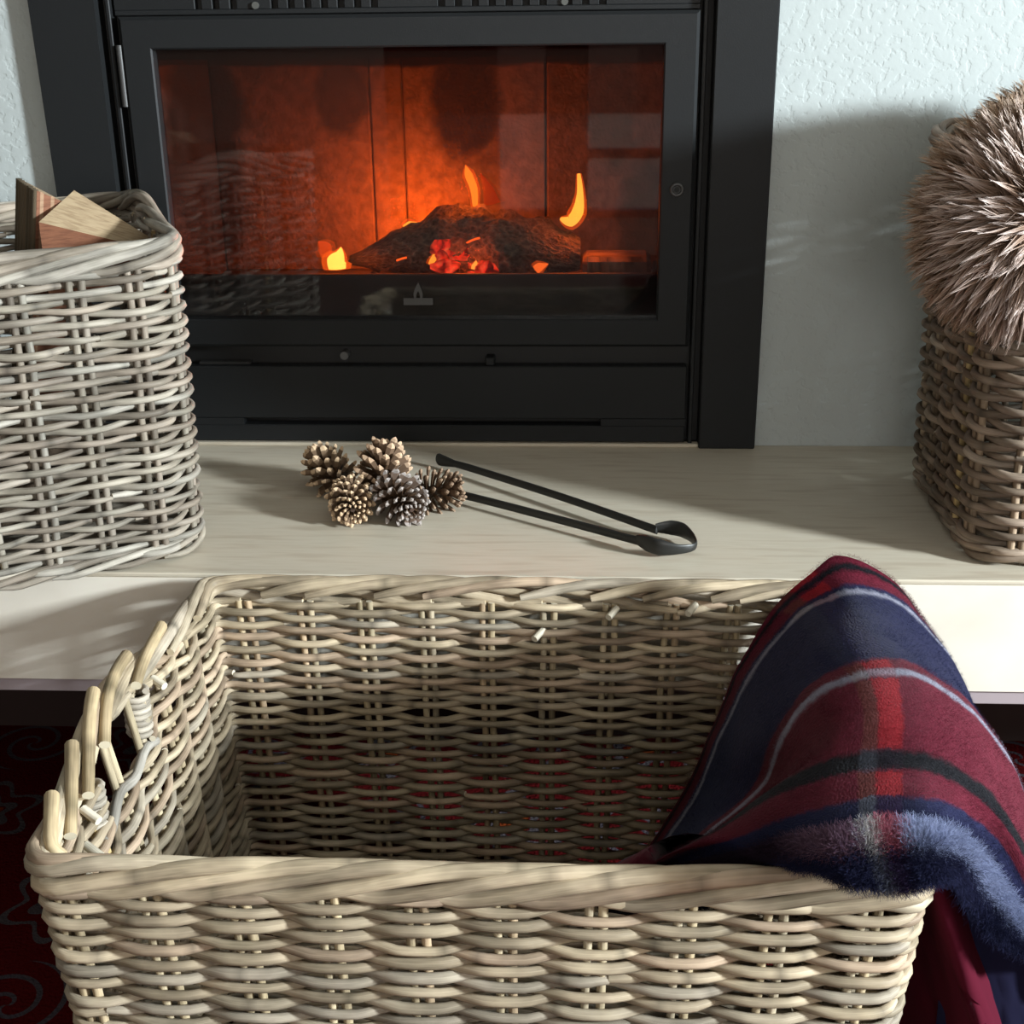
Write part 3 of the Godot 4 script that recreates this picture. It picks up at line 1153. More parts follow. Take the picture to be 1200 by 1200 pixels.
func fire() -> void:
	# the big charred log across the grate
	var t := thing("burning_log", "big charred log glowing underneath inside the fireplace", "log", Vector3(-0.16, 0.60, -0.16))
	var a := Acc.new()
	var f := noise(9.0, 3, FastNoiseLite.TYPE_SIMPLEX_SMOOTH, 81)
	var n := 44
	var sides := 22
	for i in n + 1:
		var s := float(i) / n
		var x := lerpf(-0.165, 0.158, s)
		var prof := smoothstep(-0.12, 0.5, s) * (1.0 - 0.45 * smoothstep(0.62, 1.0, s))
		if s > 0.93:
			prof *= lerpf(1.0, 0.86, (s - 0.93) / 0.07)
		var cy := 0.040 + 0.018 * sin(PI * s)
		for k in sides + 1:
			var g := TAU * (k % sides) / sides
			var d := Vector3(0, cos(g), sin(g))
			var r := 0.056 * prof * (1.0 + 0.45 * f.get_noise_3d(x * 2.2, cos(g) * 0.12, sin(g) * 0.12) + 0.06 * sin(g * 9.0 + s * 4.0 + 2.0 * f.get_noise_2d(s, g)))
			a.vert(Vector3(x, cy + d.y * r * 0.95, d.z * r), d, Vector2(float(k) / sides, s * 2.0), Color(0.20, 0.16, 0.13) * (0.7 + 0.7 * absf(f.get_noise_3d(x * 4.0, g, 3.0))))
	var w := sides + 1
	for i in n:
		for k in sides:
			var q := i * w + k
			a.tri(q, q + w + 1, q + 1)
			a.tri(q, q + w, q + w + 1)
	for e in [0, n]:
		var mid := a.vert(Vector3(-0.165 if e == 0 else 0.158, 0.048, 0), Vector3(-1 if e == 0 else 1, 0, 0), Vector2(0.5, 0.5), Color(0.16, 0.11, 0.08))
		for k in sides:
			a.tri(mid, e * w + k + (0 if e else 1), e * w + k + (1 if e else 0))
	part("charred_wood", a, mats.char, t)
	# glowing cracks on its face
	var glow := plain(Color(0.05, 0.01, 0.0), 1.0)
	glow.emission_enabled = true
	glow.emission = Color(1.0, 0.36, 0.12)
	glow.emission_energy_multiplier = 1.6
	for q in [[0.012, 0.075, 0.047, 0.010, 0.004], [-0.086, 0.050, 0.044, 0.007, 0.002]]:
		a = Acc.new()
		var c := Vector3(q[0], q[1], q[2])
		rod(a, catmull(PackedVector3Array([c + Vector3(-q[3], -q[4], 0), c + Vector3(0, q[4] * 0.3, 0.001), c + Vector3(q[3], q[4], 0)]), 3), 0.0014, Color.WHITE, 6)
		part("ember_crack", a, glow, t)
	# ember bed under it, and the lumps beside it
	var e := thing("ember_bed", "bed of red-hot embers under the charred log", "embers", Vector3(-0.15, 0.592, -0.115))
	var red := plain(Color(0.1, 0.02, 0.015), 1.0)
	red.emission_enabled = true
	red.emission = Color(1.0, 1.0, 1.0)
	red.emission_texture = noise_tex(noise(0.03, 4, FastNoiseLite.TYPE_SIMPLEX_SMOOTH, 91), 256, [[0.0, 0.45, 0.55, 0.75, 1.0], [Color(0.05, 0.0, 0.0), Color(0.45, 0.05, 0.03), Color(0.95, 0.16, 0.09), Color(1.0, 0.32, 0.2), Color(1.0, 0.6, 0.35)]])
	red.emission_operator = BaseMaterial3D.EMISSION_OP_MULTIPLY
	red.emission_energy_multiplier = 1.25
	tri(red, Vector3(6, 6, 6))
	var dull := plain(Color(0.20, 0.14, 0.11), 1.0)
	for k in 46:
		a = Acc.new()
		var x := rng.randf_range(-0.17, 0.17)
		var hot: bool = x > -0.050 and x < 0.034 or k > 34
		if k > 34:
			x = rng.randf_range(-0.042, 0.030)
		var c := Vector3(x, (rng.randf_range(0.030, 0.078) if hot else rng.randf_range(0.012, 0.034)), rng.randf_range(-0.05, 0.035) + (0.012 + 0.018 * rng.randf() if hot else 0.0))
		lump(a, c, Vector3(rng.randf_range(0.01, 0.02), rng.randf_range(0.008, 0.013), rng.randf_range(0.008, 0.014)), k)
		part("ember", a, red if hot or rng.randf() < 0.2 else dull, e)
	var el := OmniLight3D.new()
	el.name = "ember_glow"
	el.light_color = Color(1.0, 0.36, 0.12)
	el.light_energy = 0.009
	el.light_size = 0.02
	el.omni_range = 4.0
	el.omni_attenuation = 2.0
	el.shadow_enabled = true
	el.position = Vector3(0.0, 0.064, 0.048)
	e.add_child(el)
	var ash := thing("wood_block", "pale scorched wood block lying beside the charred log's end", "wood block", Vector3(0.046, 0.5865, -0.15))
	a = Acc.new()
	box(a, Vector3(-0.045, 0, -0.03), Vector3(0.048, 0.064, 0.03), 0.006, Color(0.34, 0.22, 0.15))
	part("block", a, mats.char, ash)
	a = Acc.new()
	box(a, Vector3(0.052, 0, -0.02), Vector3(0.074, 0.055, 0.025), 0.006, Color(0.3, 0.28, 0.26))
	part("splinter", a, mats.char, ash)
	# flames
	var yellow := Color(1.0, 0.66, 0.22)
	make_flame([Vector3(-0.338, 0.634, -0.13), Vector3(-0.338, 0.645, -0.13), Vector3(-0.333, 0.655, -0.13), Vector3(-0.331, 0.664, -0.13)], [0.012, 0.0135, 0.006, 0.0], Color(1.0, 0.74, 0.3), 3.2, "small bright flame at the charred log's pointed end, by the glass edge", 0.007, Vector3(0.0, 0.015, 0.02))
	make_flame([Vector3(-0.356, 0.648, -0.15), Vector3(-0.358, 0.66, -0.15), Vector3(-0.366, 0.668, -0.15)], [0.008, 0.01, 0.0], Color(1.0, 0.3, 0.07), 0.9, "dull orange wisp of flame behind the small bright flame", 0.0)
	make_flame([Vector3(-0.1478, 0.712, -0.17), Vector3(-0.149, 0.735, -0.17), Vector3(-0.156, 0.755, -0.17), Vector3(-0.160, 0.768, -0.17)], [0.0034, 0.0052, 0.0056, 0.0], Color(1.0, 0.5, 0.14), 1.9, "thin upright flame rising from the middle of the log", 0.006, Vector3(0.0, 0.03, 0.012))
	make_flame([Vector3(-0.125, 0.715, -0.175), Vector3(-0.130, 0.735, -0.175), Vector3(-0.140, 0.755, -0.175)], [0.012, 0.007, 0.0], Color(1.0, 0.24, 0.05), 0.45, "faint orange flame beside the thin upright flame", 0.0)
	make_flame([Vector3(-0.030, 0.698, -0.15), Vector3(-0.016, 0.695, -0.15), Vector3(-0.006, 0.708, -0.15), Vector3(-0.003, 0.732, -0.15), Vector3(-0.005, 0.758, -0.15)], [0.003, 0.0145, 0.0145, 0.008, 0.004], Color(1.0, 0.68, 0.24), 2.2, "tall curled yellow flame at the log's blunt end", 0.009, Vector3(0.025, 0.012, 0.018))
	make_flame([Vector3(-0.247, 0.683, -0.165), Vector3(-0.238, 0.687, -0.165), Vector3(-0.228, 0.691, -0.165)], [0.0045, 0.0065, 0.0], yellow, 2.2, "little flame licking the log's sloping shoulder", 0.012, Vector3(-0.01, 0.02, -0.06))
	make_flame([Vector3(-0.203, 0.645, -0.10), Vector3(-0.201, 0.651, -0.10), Vector3(-0.199, 0.662, -0.10)], [0.005, 0.005, 0.0], Color(1.0, 0.6, 0.2), 1.9, "tiny flame under the log left of the red embers", 0.0)
	make_flame([Vector3(-0.144, 0.641, -0.09), Vector3(-0.143, 0.646, -0.09), Vector3(-0.142, 0.653, -0.09)], [0.005, 0.005, 0.0], Color(1.0, 0.62, 0.25), 1.9, "tiny flame in front of the red embers", 0.0)
	make_flame([Vector3(-0.062, 0.640, -0.09), Vector3(-0.056, 0.644, -0.09), Vector3(-0.045, 0.648, -0.09)], [0.006, 0.006, 0.0], Color(1.0, 0.42, 0.16), 1.5, "low flat flame under the log's blunt half", 0.0)
	# the fire glows deep behind the log as well
	var l := OmniLight3D.new()
	l.name = "ember_light"
	l.light_color = Color(1.0, 0.37, 0.085)
	l.light_energy = 0.2
	l.light_size = 0.05
	l.omni_range = 4.0
	l.omni_attenuation = 2.0
	l.shadow_enabled = true
	l.position = Vector3(-0.25, 0.665, -0.27)
	add_child(l)


func lump(a: Acc, c: Vector3, r: Vector3, sd: int) -> void:
	var f := noise(1.3, 2, FastNoiseLite.TYPE_SIMPLEX_SMOOTH, sd)
	var n := 7
	var m := 5
	var first := a.v.size()
	for i in m + 1:
		for k in n + 1:
			var th := PI * i / m
			var ph := TAU * (k % n) / n
			var d := Vector3(sin(th) * cos(ph), cos(th), sin(th) * sin(ph))
			var q := 1.0 + 0.75 * f.get_noise_3dv(d * 1.6)
			a.vert(c + d * r * q, d, Vector2(float(k) / n, float(i) / m), Color.WHITE)
	for i in m:
		for k in n:
			var q := first + i * (n + 1) + k
			a.tri(q, q + n + 2, q + 1)
			a.tri(q, q + n + 1, q + n + 2)


func front_basket() -> void:
	var f := Form.new()
	f.w1 = 0.630
	f.d1 = 0.477
	f.w0 = 0.578
	f.d0 = 0.430
	f.r = 0.017
	f.h = 0.43
	# the rim bows up over the handle in each short side
	f.bow = [[0.900, 0.05, 0.016, 0.016], [0.393, 0.05, 0.008, 0.008]]
	var t := thing("wicker_basket", "large open rectangular cane basket on the carpet, plaid blanket over its side", "basket", Vector3(-0.0735, 0.0, 0.684), 0.0, "wicker baskets")
	var tones := [Color(0.40, 0.325, 0.225), Color(0.43, 0.36, 0.26), Color(0.36, 0.29, 0.20), Color(0.45, 0.365, 0.25), Color(0.38, 0.325, 0.25), Color(0.40, 0.30, 0.21)]
	make_basket(t, f, {"pairs": 34, "pitch": 0.0070, "weaver": 0.0041, "stake": 0.0037, "gap": 0.082, "tones": tones, "stake_tint": Color(1.1, 1.08, 0.98), "border": 0.036, "rim": 0.0058, "rim_span": 4.6, "fresh": 0.06, "holes": [[0.880, 0.936, 0.352, 0.41]]})
	# wrapped cane at both ends of the hand hole
	for q in [[0.877, 0.384, 0.042, 7], [0.939, 0.380, 0.034, 5]]:
		var a := Acc.new()
		var pts := PackedVector3Array()
		var c := f.at(q[0], q[1])
		var n: int = q[3] * 12
		for i in n + 1:
			var g := TAU * i / 12.0
			pts.push_back(c + Vector3(cos(g) * 0.0095, (float(i) / n - 0.5) * q[2], sin(g) * 0.0105))
		rod(a, pts, 0.0031, Color(0.42, 0.37, 0.30), 7)
		part("handle_wrap", a, mats.cane, t)
	# sill cane under the hole
	var a2 := Acc.new()
	var sill := PackedVector3Array()
	for i in 15:
		sill.push_back(f.at(lerpf(0.873, 0.943, i / 14.0), 0.352 + 0.004 * sin(i * 0.9), -0.004))
	rod(a2, sill, 0.0046, Color(0.34, 0.31, 0.27), 8)
	part("handle_sill", a2, mats.cane, t)
	# thick cut cane ends laid along the rim over the handle
	for q in [[0.838, 0.886], [0.872, 0.928], [0.905, 0.956], [0.938, 0.978], [0.966, 0.997]]:
		var a := Acc.new()
		var pts := PackedVector3Array()
		var rr := PackedFloat32Array()
		for i in 9:
			var k := i / 8.0
			pts.push_back(f.at(lerpf(q[0], q[1], k), 0.4335 - 0.016 * k * k, lerpf(0.004, -0.015, k)))
			rr.push_back(lerpf(0.0058, 0.0048, k))
		tube(a, pts, rr, cane_tints(9, 0.012, Color(0.42, 0.325, 0.195)), 10, Color(0.72, 0.64, 0.48))
		part("rim_stub", a, mats.cane, t)
	# pale cut ends that poke through the weave
	for q in [[0.62, 0.375], [0.585, 0.40], [0.548, 0.405], [0.952, 0.398], [0.958, 0.375], [0.862, 0.402], [0.946, 0.345], [0.965, 0.36]]:
		var a := Acc.new()
		rod(a, PackedVector3Array([f.at(q[0], q[1], -0.004), f.at(q[0] + 0.002, q[1] - 0.002, -0.011), f.at(q[0] + 0.004, q[1] - 0.004, -0.018)]), 0.0038, Color(0.66, 0.60, 0.48), 8)
		part("cut_end", a, mats.cane, t, "pale cut cane end")


func left_basket() -> void:
	var f := Form.new()
	f.w0 = 0.325
	f.d0 = 0.325
	f.w1 = 0.335
	f.d1 = 0.335
	f.r = 0.055
	f.h = 0.347
	f.bow = [[0.375, 0.07, 0.018, 0.004]]
	var t := thing("log_basket", "weathered grey wicker basket of firewood on the hearth beside the stove", "basket", Vector3(-0.6275, HEARTH_Y, 0.303), deg_to_rad(29.0), "wicker baskets")
	var tones := [Color(0.304, 0.268, 0.213), Color(0.274, 0.238, 0.192), Color(0.334, 0.298, 0.241), Color(0.251, 0.212, 0.167), Color(0.357, 0.328, 0.277), Color(0.289, 0.242, 0.192)]
	make_basket(t, f, {"pairs": 22, "pitch": 0.0076, "weaver": 0.0038, "stake": 0.0040, "gap": 0.10, "tones": tones, "stake_tint": Color(0.95, 0.95, 0.95), "border": 0.034, "rim": 0.0054, "fresh": 0.07, "sides": 7})
	firewood()


func firewood() -> void:
	# upright split log with bark on one side
	var t := thing("firewood_log", "upright split log with dark bark in the grey basket", "firewood", Vector3(-0.60, 0.45, 0.25), 0.0, "firewood in the grey basket")
	var a := Acc.new()
	var o := -t.position
	var top := [Vector3(-0.6135, 0.809, 0.240), Vector3(-0.5775, 0.801, 0.281), Vector3(-0.5521, 0.781, 0.255), Vector3(-0.588, 0.745, 0.212)]
	var low := []
	for p in top:
		low.append(Vector3(p.x - 0.06, 0.445, p.z + 0.01) + o)
	var hi := []
	for p in top:
		hi.append(p + o)
	var core: Vector3 = (low[0] + low[2] + hi[0] + hi[2]) / 4.0
	a.face([low[2], low[3], hi[3], hi[2]], core, Color(0.30, 0.2, 0.12))
	a.face([low[3], low[0], hi[0], hi[3]], core, Color(0.25, 0.17, 0.1))
	a.face([hi[0], hi[1], hi[2]], core, Color(0.36, 0.27, 0.17))
	a.face([hi[0], hi[2], hi[3]], core, Color(0.36, 0.27, 0.17))
	a.face([low[3], low[2], low[1], low[0]], core, Color(0.3, 0.2, 0.12))
	part("split_wood", a, mats.wood, t)
	a = Acc.new()
	a.face([low[1], low[2], hi[2], hi[1]], core, Color(0.20, 0.085, 0.045))
	var lift: Vector3 = (hi[1] - core).normalized() * 0.0008
	for k in 3:
		var s0 := 0.10 + 0.30 * k
		var s1 := s0 + 0.10
		a.face([low[1].lerp(low[2], s0) + lift, low[1].lerp(low[2], s1) + lift, hi[1].lerp(hi[2], s1) + lift, hi[1].lerp(hi[2], s0) + lift], core, Color(0.33, 0.21, 0.13))
	part("heart_face", a, mats.wood, t, "reddish-brown split face")
	a = Acc.new()
	a.face([low[0], low[1], hi[1], hi[0]], core, Color(0.10, 0.075, 0.045))
	var rough := noise(30.0, 3)
	for k in 7:
		var s := (k + 0.5) / 7.0
		var pts := PackedVector3Array()
		for i in 7:
			var y := i / 6.0
			pts.push_back(low[0].lerp(low[1], s).lerp(hi[0].lerp(hi[1], s), y) + Vector3(0, 0, 0.002) * rough.get_noise_2d(k * 9.0, i * 2.0))
		rod(a, pts, 0.0036, Color(0.115, 0.085, 0.05) * (0.7 + 0.16 * (k % 4)), 6)
	part("bark", a, mats.wood, t, "dark ridged bark")
	# paler split piece lying against it, its end tapering
	t = thing("firewood_log", "pale triangular split log leaning across the reddish one in the grey basket", "firewood", Vector3(-0.54, 0.745, 0.26), 0.25, "firewood in the grey basket")
	o = -t.position
	var bas := Basis(Vector3.UP, -0.25)
	var q := []
	for p in [Vector3(-0.5725, 0.771, 0.300), Vector3(-0.551, 0.796, 0.245), Vector3(-0.476, 0.744, 0.238), Vector3(-0.480, 0.738, 0.262), Vector3(-0.573, 0.735, 0.300), Vector3(-0.545, 0.745, 0.235)]:
		q.append(bas * (p + o))
	a = Acc.new()
	core = (q[0] + q[1] + q[3] + q[4] + q[5]) / 5.0
	a.face([q[0], q[3], q[2], q[1]], core, Color(0.37, 0.28, 0.175))
	a.face([q[1], q[2], q[5]], core, Color(0.40, 0.28, 0.17))
	a.face([q[4], q[5], q[2], q[3]], core, Color(0.3, 0.2, 0.12))
	a.face([q[1], q[5], q[4], q[0]], core, Color(0.30, 0.17, 0.1))
	part("split_face", a, mats.wood, t, "pale split face")
	a = Acc.new()
	a.face([q[4], q[3], q[0]], core, Color(0.18, 0.07, 0.032))
	a.face([q[4] - Vector3(0, 0.05, 0), q[3] - Vector3(0, 0.05, 0), q[3], q[4]], core, Color(0.18, 0.07, 0.032))
	part("heart_face", a, mats.wood, t, "orange-brown split face")
	# more logs lower in the basket
	for k in 2:
		var l := thing("firewood_log", ["round log at the bottom of the grey basket along its front", "round log on top of the other along the grey basket's front"][k], "firewood", [Vector3(-0.60, 0.478, 0.345), Vector3(-0.60, 0.548, 0.345)][k], deg_to_rad(29.0), "firewood in the grey basket")
		a = Acc.new()
		var len := 0.07
		rod(a, PackedVector3Array([Vector3(-len, 0, 0), Vector3(0, 0.004, 0), Vector3(len, 0, 0)]), 0.034, Color(0.14, 0.10, 0.07), 9)
		part("bark_log", a, mats.wood, l)


func right_basket() -> void:
	var f := Form.new()
	f.w0 = 0.36
	f.d0 = 0.285
	f.w1 = 0.385
	f.d1 = 0.305
	f.r = 0.04
	f.h = 0.412
	f.bow = [[0.87, 0.05, 0.010, 0.004], [0.745, 0.04, 0.016, 0.006]]
	var t := thing("fur_basket", "brown wicker basket on the hearth carrying the fur throw", "basket", Vector3(0.598, HEARTH_Y, 0.238), 0.0, "wicker baskets")
	var tones := [Color(0.27, 0.205, 0.15), Color(0.24, 0.185, 0.14), Color(0.31, 0.24, 0.18), Color(0.22, 0.165, 0.12), Color(0.34, 0.28, 0.22)]
	make_basket(t, f, {"pairs": 22, "pitch": 0.0086, "weaver": 0.0044, "stake": 0.0042, "gap": 0.10, "tones": tones, "stake_tint": Color(1.1, 1.05, 0.95), "border": 0.036, "rim": 0.0056, "fresh": 0.05, "sides": 7})


func fur_throw() -> void:
	var at := Vector3(0.440, 0.774, 0.352)
	var t := thing("fur_throw", "fluffy grey-brown fur throw with pale tips over the brown basket", "fur throw", at)
	var rad := Vector3(0.074, 0.078, 0.074)
	var a := Acc.new()
	var n := 28
	var m := 18
	for i in m + 1:
		for k in n + 1:
			var th := PI * i / m
			var ph := TAU * (k % n) / n
			var d := Vector3(sin(th) * cos(ph), cos(th), sin(th) * sin(ph))
			a.vert(d * rad, (d / rad).normalized(), Vector2(float(k) / n, float(i) / m), Color(0.10, 0.065, 0.045))
	for i in m:
		for k in n:
			var q := i * (n + 1) + k
			a.tri(q, q + n + 2, q + 1)
			a.tri(q, q + n + 1, q + n + 2)
	# the pelt goes on over the rim, back across the top of the basket
	var back := Vector3(0.135, 0.068, -0.130)
	var back_rad := Vector3(0.12, 0.026, 0.125)
	for i in m + 1:
		for k in n + 1:
			var th := PI * i / m
			var ph := TAU * (k % n) / n
			var d := Vector3(sin(th) * cos(ph), cos(th), sin(th) * sin(ph))
			a.vert(back + d * back_rad, (d / back_rad).normalized(), Vector2(float(k) / n, float(i) / m), Color(0.10, 0.065, 0.045))
	for i in m:
		for k in n:
			var q := (m + 1) * (n + 1) + i * (n + 1) + k
			a.tri(q, q + n + 2, q + 1)
			a.tri(q, q + n + 1, q + n + 2)
	part("pelt", a, mats.fur, t)
	# one hair: a thin bent cone, dark at its root and pale at its tip
	var hair := Acc.new()
	var pts := PackedVector3Array()
	var rr := PackedFloat32Array()
	var cc := PackedColorArray()
	for i in 6:
		var s := i / 5.0
		pts.push_back(Vector3(0.16 * s * s, s, 0))
		rr.push_back(0.017 * (1.0 - pow(s, 2.2)) + 0.001)
		var c0 := Color(0.30, 0.21, 0.145)
		var c1 := Color(0.46, 0.35, 0.27)
		var c2 := Color(1.0, 0.95, 0.92)
		cc.push_back(c0.lerp(c1, s / 0.6) if s < 0.6 else c1.lerp(c2, (s - 0.6) / 0.4))
	tube(hair, pts, rr, cc, 3, Color(0.8, 0.7, 0.65))
	var hair_mesh := hair.mesh()
	var locks := 3400
	var front := 2200
	var each := 15
	var mm := MultiMesh.new()
	mm.transform_format = MultiMesh.TRANSFORM_3D
	mm.use_colors = true
	mm.mesh = hair_mesh
	mm.instance_count = locks * each
	# the crown of the swirl faces the room
	var crown := Vector3(-0.05, 0.10, 1.0).normalized()
	var at_k := 0
	var drift := noise(1.6, 2, FastNoiseLite.TYPE_SIMPLEX_SMOOTH, 101)
	for l in locks:
		var on_back := l >= front
		var here := rad if not on_back else back_rad
		var there := Vector3.ZERO if not on_back else back
		var y := 1.0 - 2.0 * (l + 0.5) / front if not on_back else 1.0 - 1.3 * (l - front + 0.5) / (locks - front)
		var ph := l * 2.399963
		var d := Vector3(sqrt(1.0 - y * y) * cos(ph), y, sqrt(1.0 - y * y) * sin(ph))
		var nn := (d / here).normalized()
		var away := d - crown * d.dot(crown)
		var far := away.length()
		away = away.normalized() if far > 0.02 else Vector3(0.3, -1, 0).normalized()
		var flow := (away * (0.55 + 0.5 * far) + Vector3.DOWN * 0.30 + Vector3(drift.get_noise_3dv(d * 2.0), drift.get_noise_3dv(d * 2.0 + Vector3(9, 0, 0)), 0) * 0.7)
		var dir := (nn * (0.95 - 0.2 * far) + flow * 0.85).normalized()
		var len := rng.randf_range(0.032, 0.052)
		# inside of the whorl the pale guard hairs show; at the rim the brown under-fur
		var guard_share := clampf(d.dot(crown) * 1.25 + 0.1, 0.0, 1.0)
		var tone := Color(0.50, 0.38, 0.27).lerp(Color(0.74, 0.655, 0.62), guard_share) * rng.randf_range(0.7, 1.15)
		var tipp := there + d * here + dir * len
		for h in each:
			var jit := Vector3(rng.randfn(), rng.randfn(), rng.randfn()) * 0.0052
			var root := (d * here + jit)
			root = there + (root / here).normalized() * here * 0.97
			var end := tipp + jit * 0.22 + dir * rng.randf_range(-0.012, 0.006)
			var axis := end - root
			var yv := axis
			var xv := nn.cross(axis).normalized().cross(axis).normalized() * axis.length()
			var zv := xv.cross(yv).normalized() * axis.length()
			mm.set_instance_transform(at_k, Transform3D(Basis(xv, yv, zv), root))
			mm.set_instance_color(at_k, tone * rng.randf_range(0.85, 1.1))
			at_k += 1
	var o := MultiMeshInstance3D.new()
	o.name = "fur"
	o.multimesh = mm
	o.material_override = mats.fur
	o.set_meta("kind", "stuff")
	t.add_child(o)


# ------------------------------------------------------------------ blanket
func blanket_grid() -> Array:
	# stations from the far edge to the near one: [v, z, points over the rim from inside to outside]
	return [
		[0.0, 0.53, [[0.045, 0.09], [0.0606, 0.1445], [0.0981, 0.2189], [0.1294, 0.300], [0.1526, 0.3774], [0.1843, 0.4424], [0.2143, 0.4767], [0.2446, 0.4982], [0.29, 0.4775], [0.3215, 0.4395], [0.345, 0.38], [0.352, 0.30], [0.354, 0.2]]],
		[0.118, 0.56, [[0.05, 0.11], [0.0803, 0.1776], [0.1163, 0.2496], [0.1384, 0.3184], [0.1672, 0.3938], [0.2039, 0.4465], [0.2339, 0.4662], [0.2569, 0.4726], [0.2929, 0.4625], [0.327, 0.4338], [0.360, 0.385], [0.372, 0.31], [0.374, 0.2]]],
		[0.27, 0.66, [[0.055, 0.18], [0.0889, 0.2508], [0.1328, 0.3167], [0.1524, 0.3793], [0.1791, 0.4312], [0.2093, 0.469], [0.241, 0.4801], [0.2739, 0.474], [0.3128, 0.4457], [0.3511, 0.3957], [0.378, 0.331], [0.386, 0.26], [0.388, 0.18]]],
		[0.41, 0.74, [[0.05, 0.25], [0.0892, 0.3093], [0.1504, 0.3746], [0.165, 0.424], [0.1897, 0.4641], [0.2188, 0.4817], [0.2453, 0.4859], [0.276, 0.481], [0.3124, 0.4544], [0.348, 0.4113], [0.3718, 0.3584], [0.384, 0.28], [0.386, 0.2]]],
		[0.53, 0.80, [[0.05, 0.30], [0.0907, 0.345], [0.1358, 0.3865], [0.166, 0.434], [0.1927, 0.4687], [0.2174, 0.4803], [0.2395, 0.4821], [0.2686, 0.4774], [0.2996, 0.4556], [0.3335, 0.4143], [0.3611, 0.3516], [0.374, 0.28], [0.378, 0.21]]],
		[0.625, 0.85, [[0.02, 0.335], [0.0599, 0.3812], [0.1095, 0.4168], [0.1454, 0.4474], [0.1753, 0.4626], [0.2053, 0.4719], [0.2295, 0.4745], [0.2541, 0.4714], [0.28, 0.4575], [0.3109, 0.4288], [0.3428, 0.3728], [0.358, 0.31], [0.362, 0.25]]],
		[0.76, 0.91, [[0.03, 0.345, 0.83], [0.074, 0.385, 0.85], [0.1206, 0.425, 0.885], [0.1432, 0.446, 0.90], [0.1687, 0.4601], [0.1942, 0.4676], [0.2169, 0.4715], [0.2399, 0.4706], [0.2697, 0.4501, 0.8925], [0.3082, 0.4022, 0.86], [0.3355, 0.3571, 0.86], [0.3553, 0.3263, 0.86], [0.3711, 0.3027, 0.86]]],
		[0.89, 0.95, [[0.04, 0.335, 0.845], [0.085, 0.375, 0.865], [0.128, 0.425, 0.90], [0.1536, 0.455, 0.93], [0.1697, 0.470], [0.1886, 0.4752], [0.2077, 0.4776], [0.2298, 0.4761], [0.2589, 0.4478, 0.924], [0.2934, 0.3907, 0.885], [0.3187, 0.3574, 0.885], [0.3393, 0.3403, 0.885], [0.3589, 0.3315, 0.885]]],
		[1.0, 0.963, [[0.05, 0.32, 0.85], [0.095, 0.36, 0.868], [0.135, 0.415, 0.898], [0.1600, 0.449, 0.938], [0.1792, 0.4545], [0.1987, 0.4520], [0.2151, 0.4525], [0.2282, 0.4575], [0.2500, 0.4420, 0.936], [0.2773, 0.3868, 0.895], [0.2972, 0.3611, 0.895], [0.3234, 0.3451, 0.895], [0.3454, 0.3396, 0.895]]],
	]


func spline(p: Array, s: float) -> Vector3:
	var k := mini(int(s), p.size() - 2)
	var a: Vector3 = p[maxi(k - 1, 0)]
	var b: Vector3 = p[k]
	var c: Vector3 = p[k + 1]
	var d: Vector3 = p[mini(k + 2, p.size() - 1)]
	return b.cubic_interpolate(c, a, d, s - k)


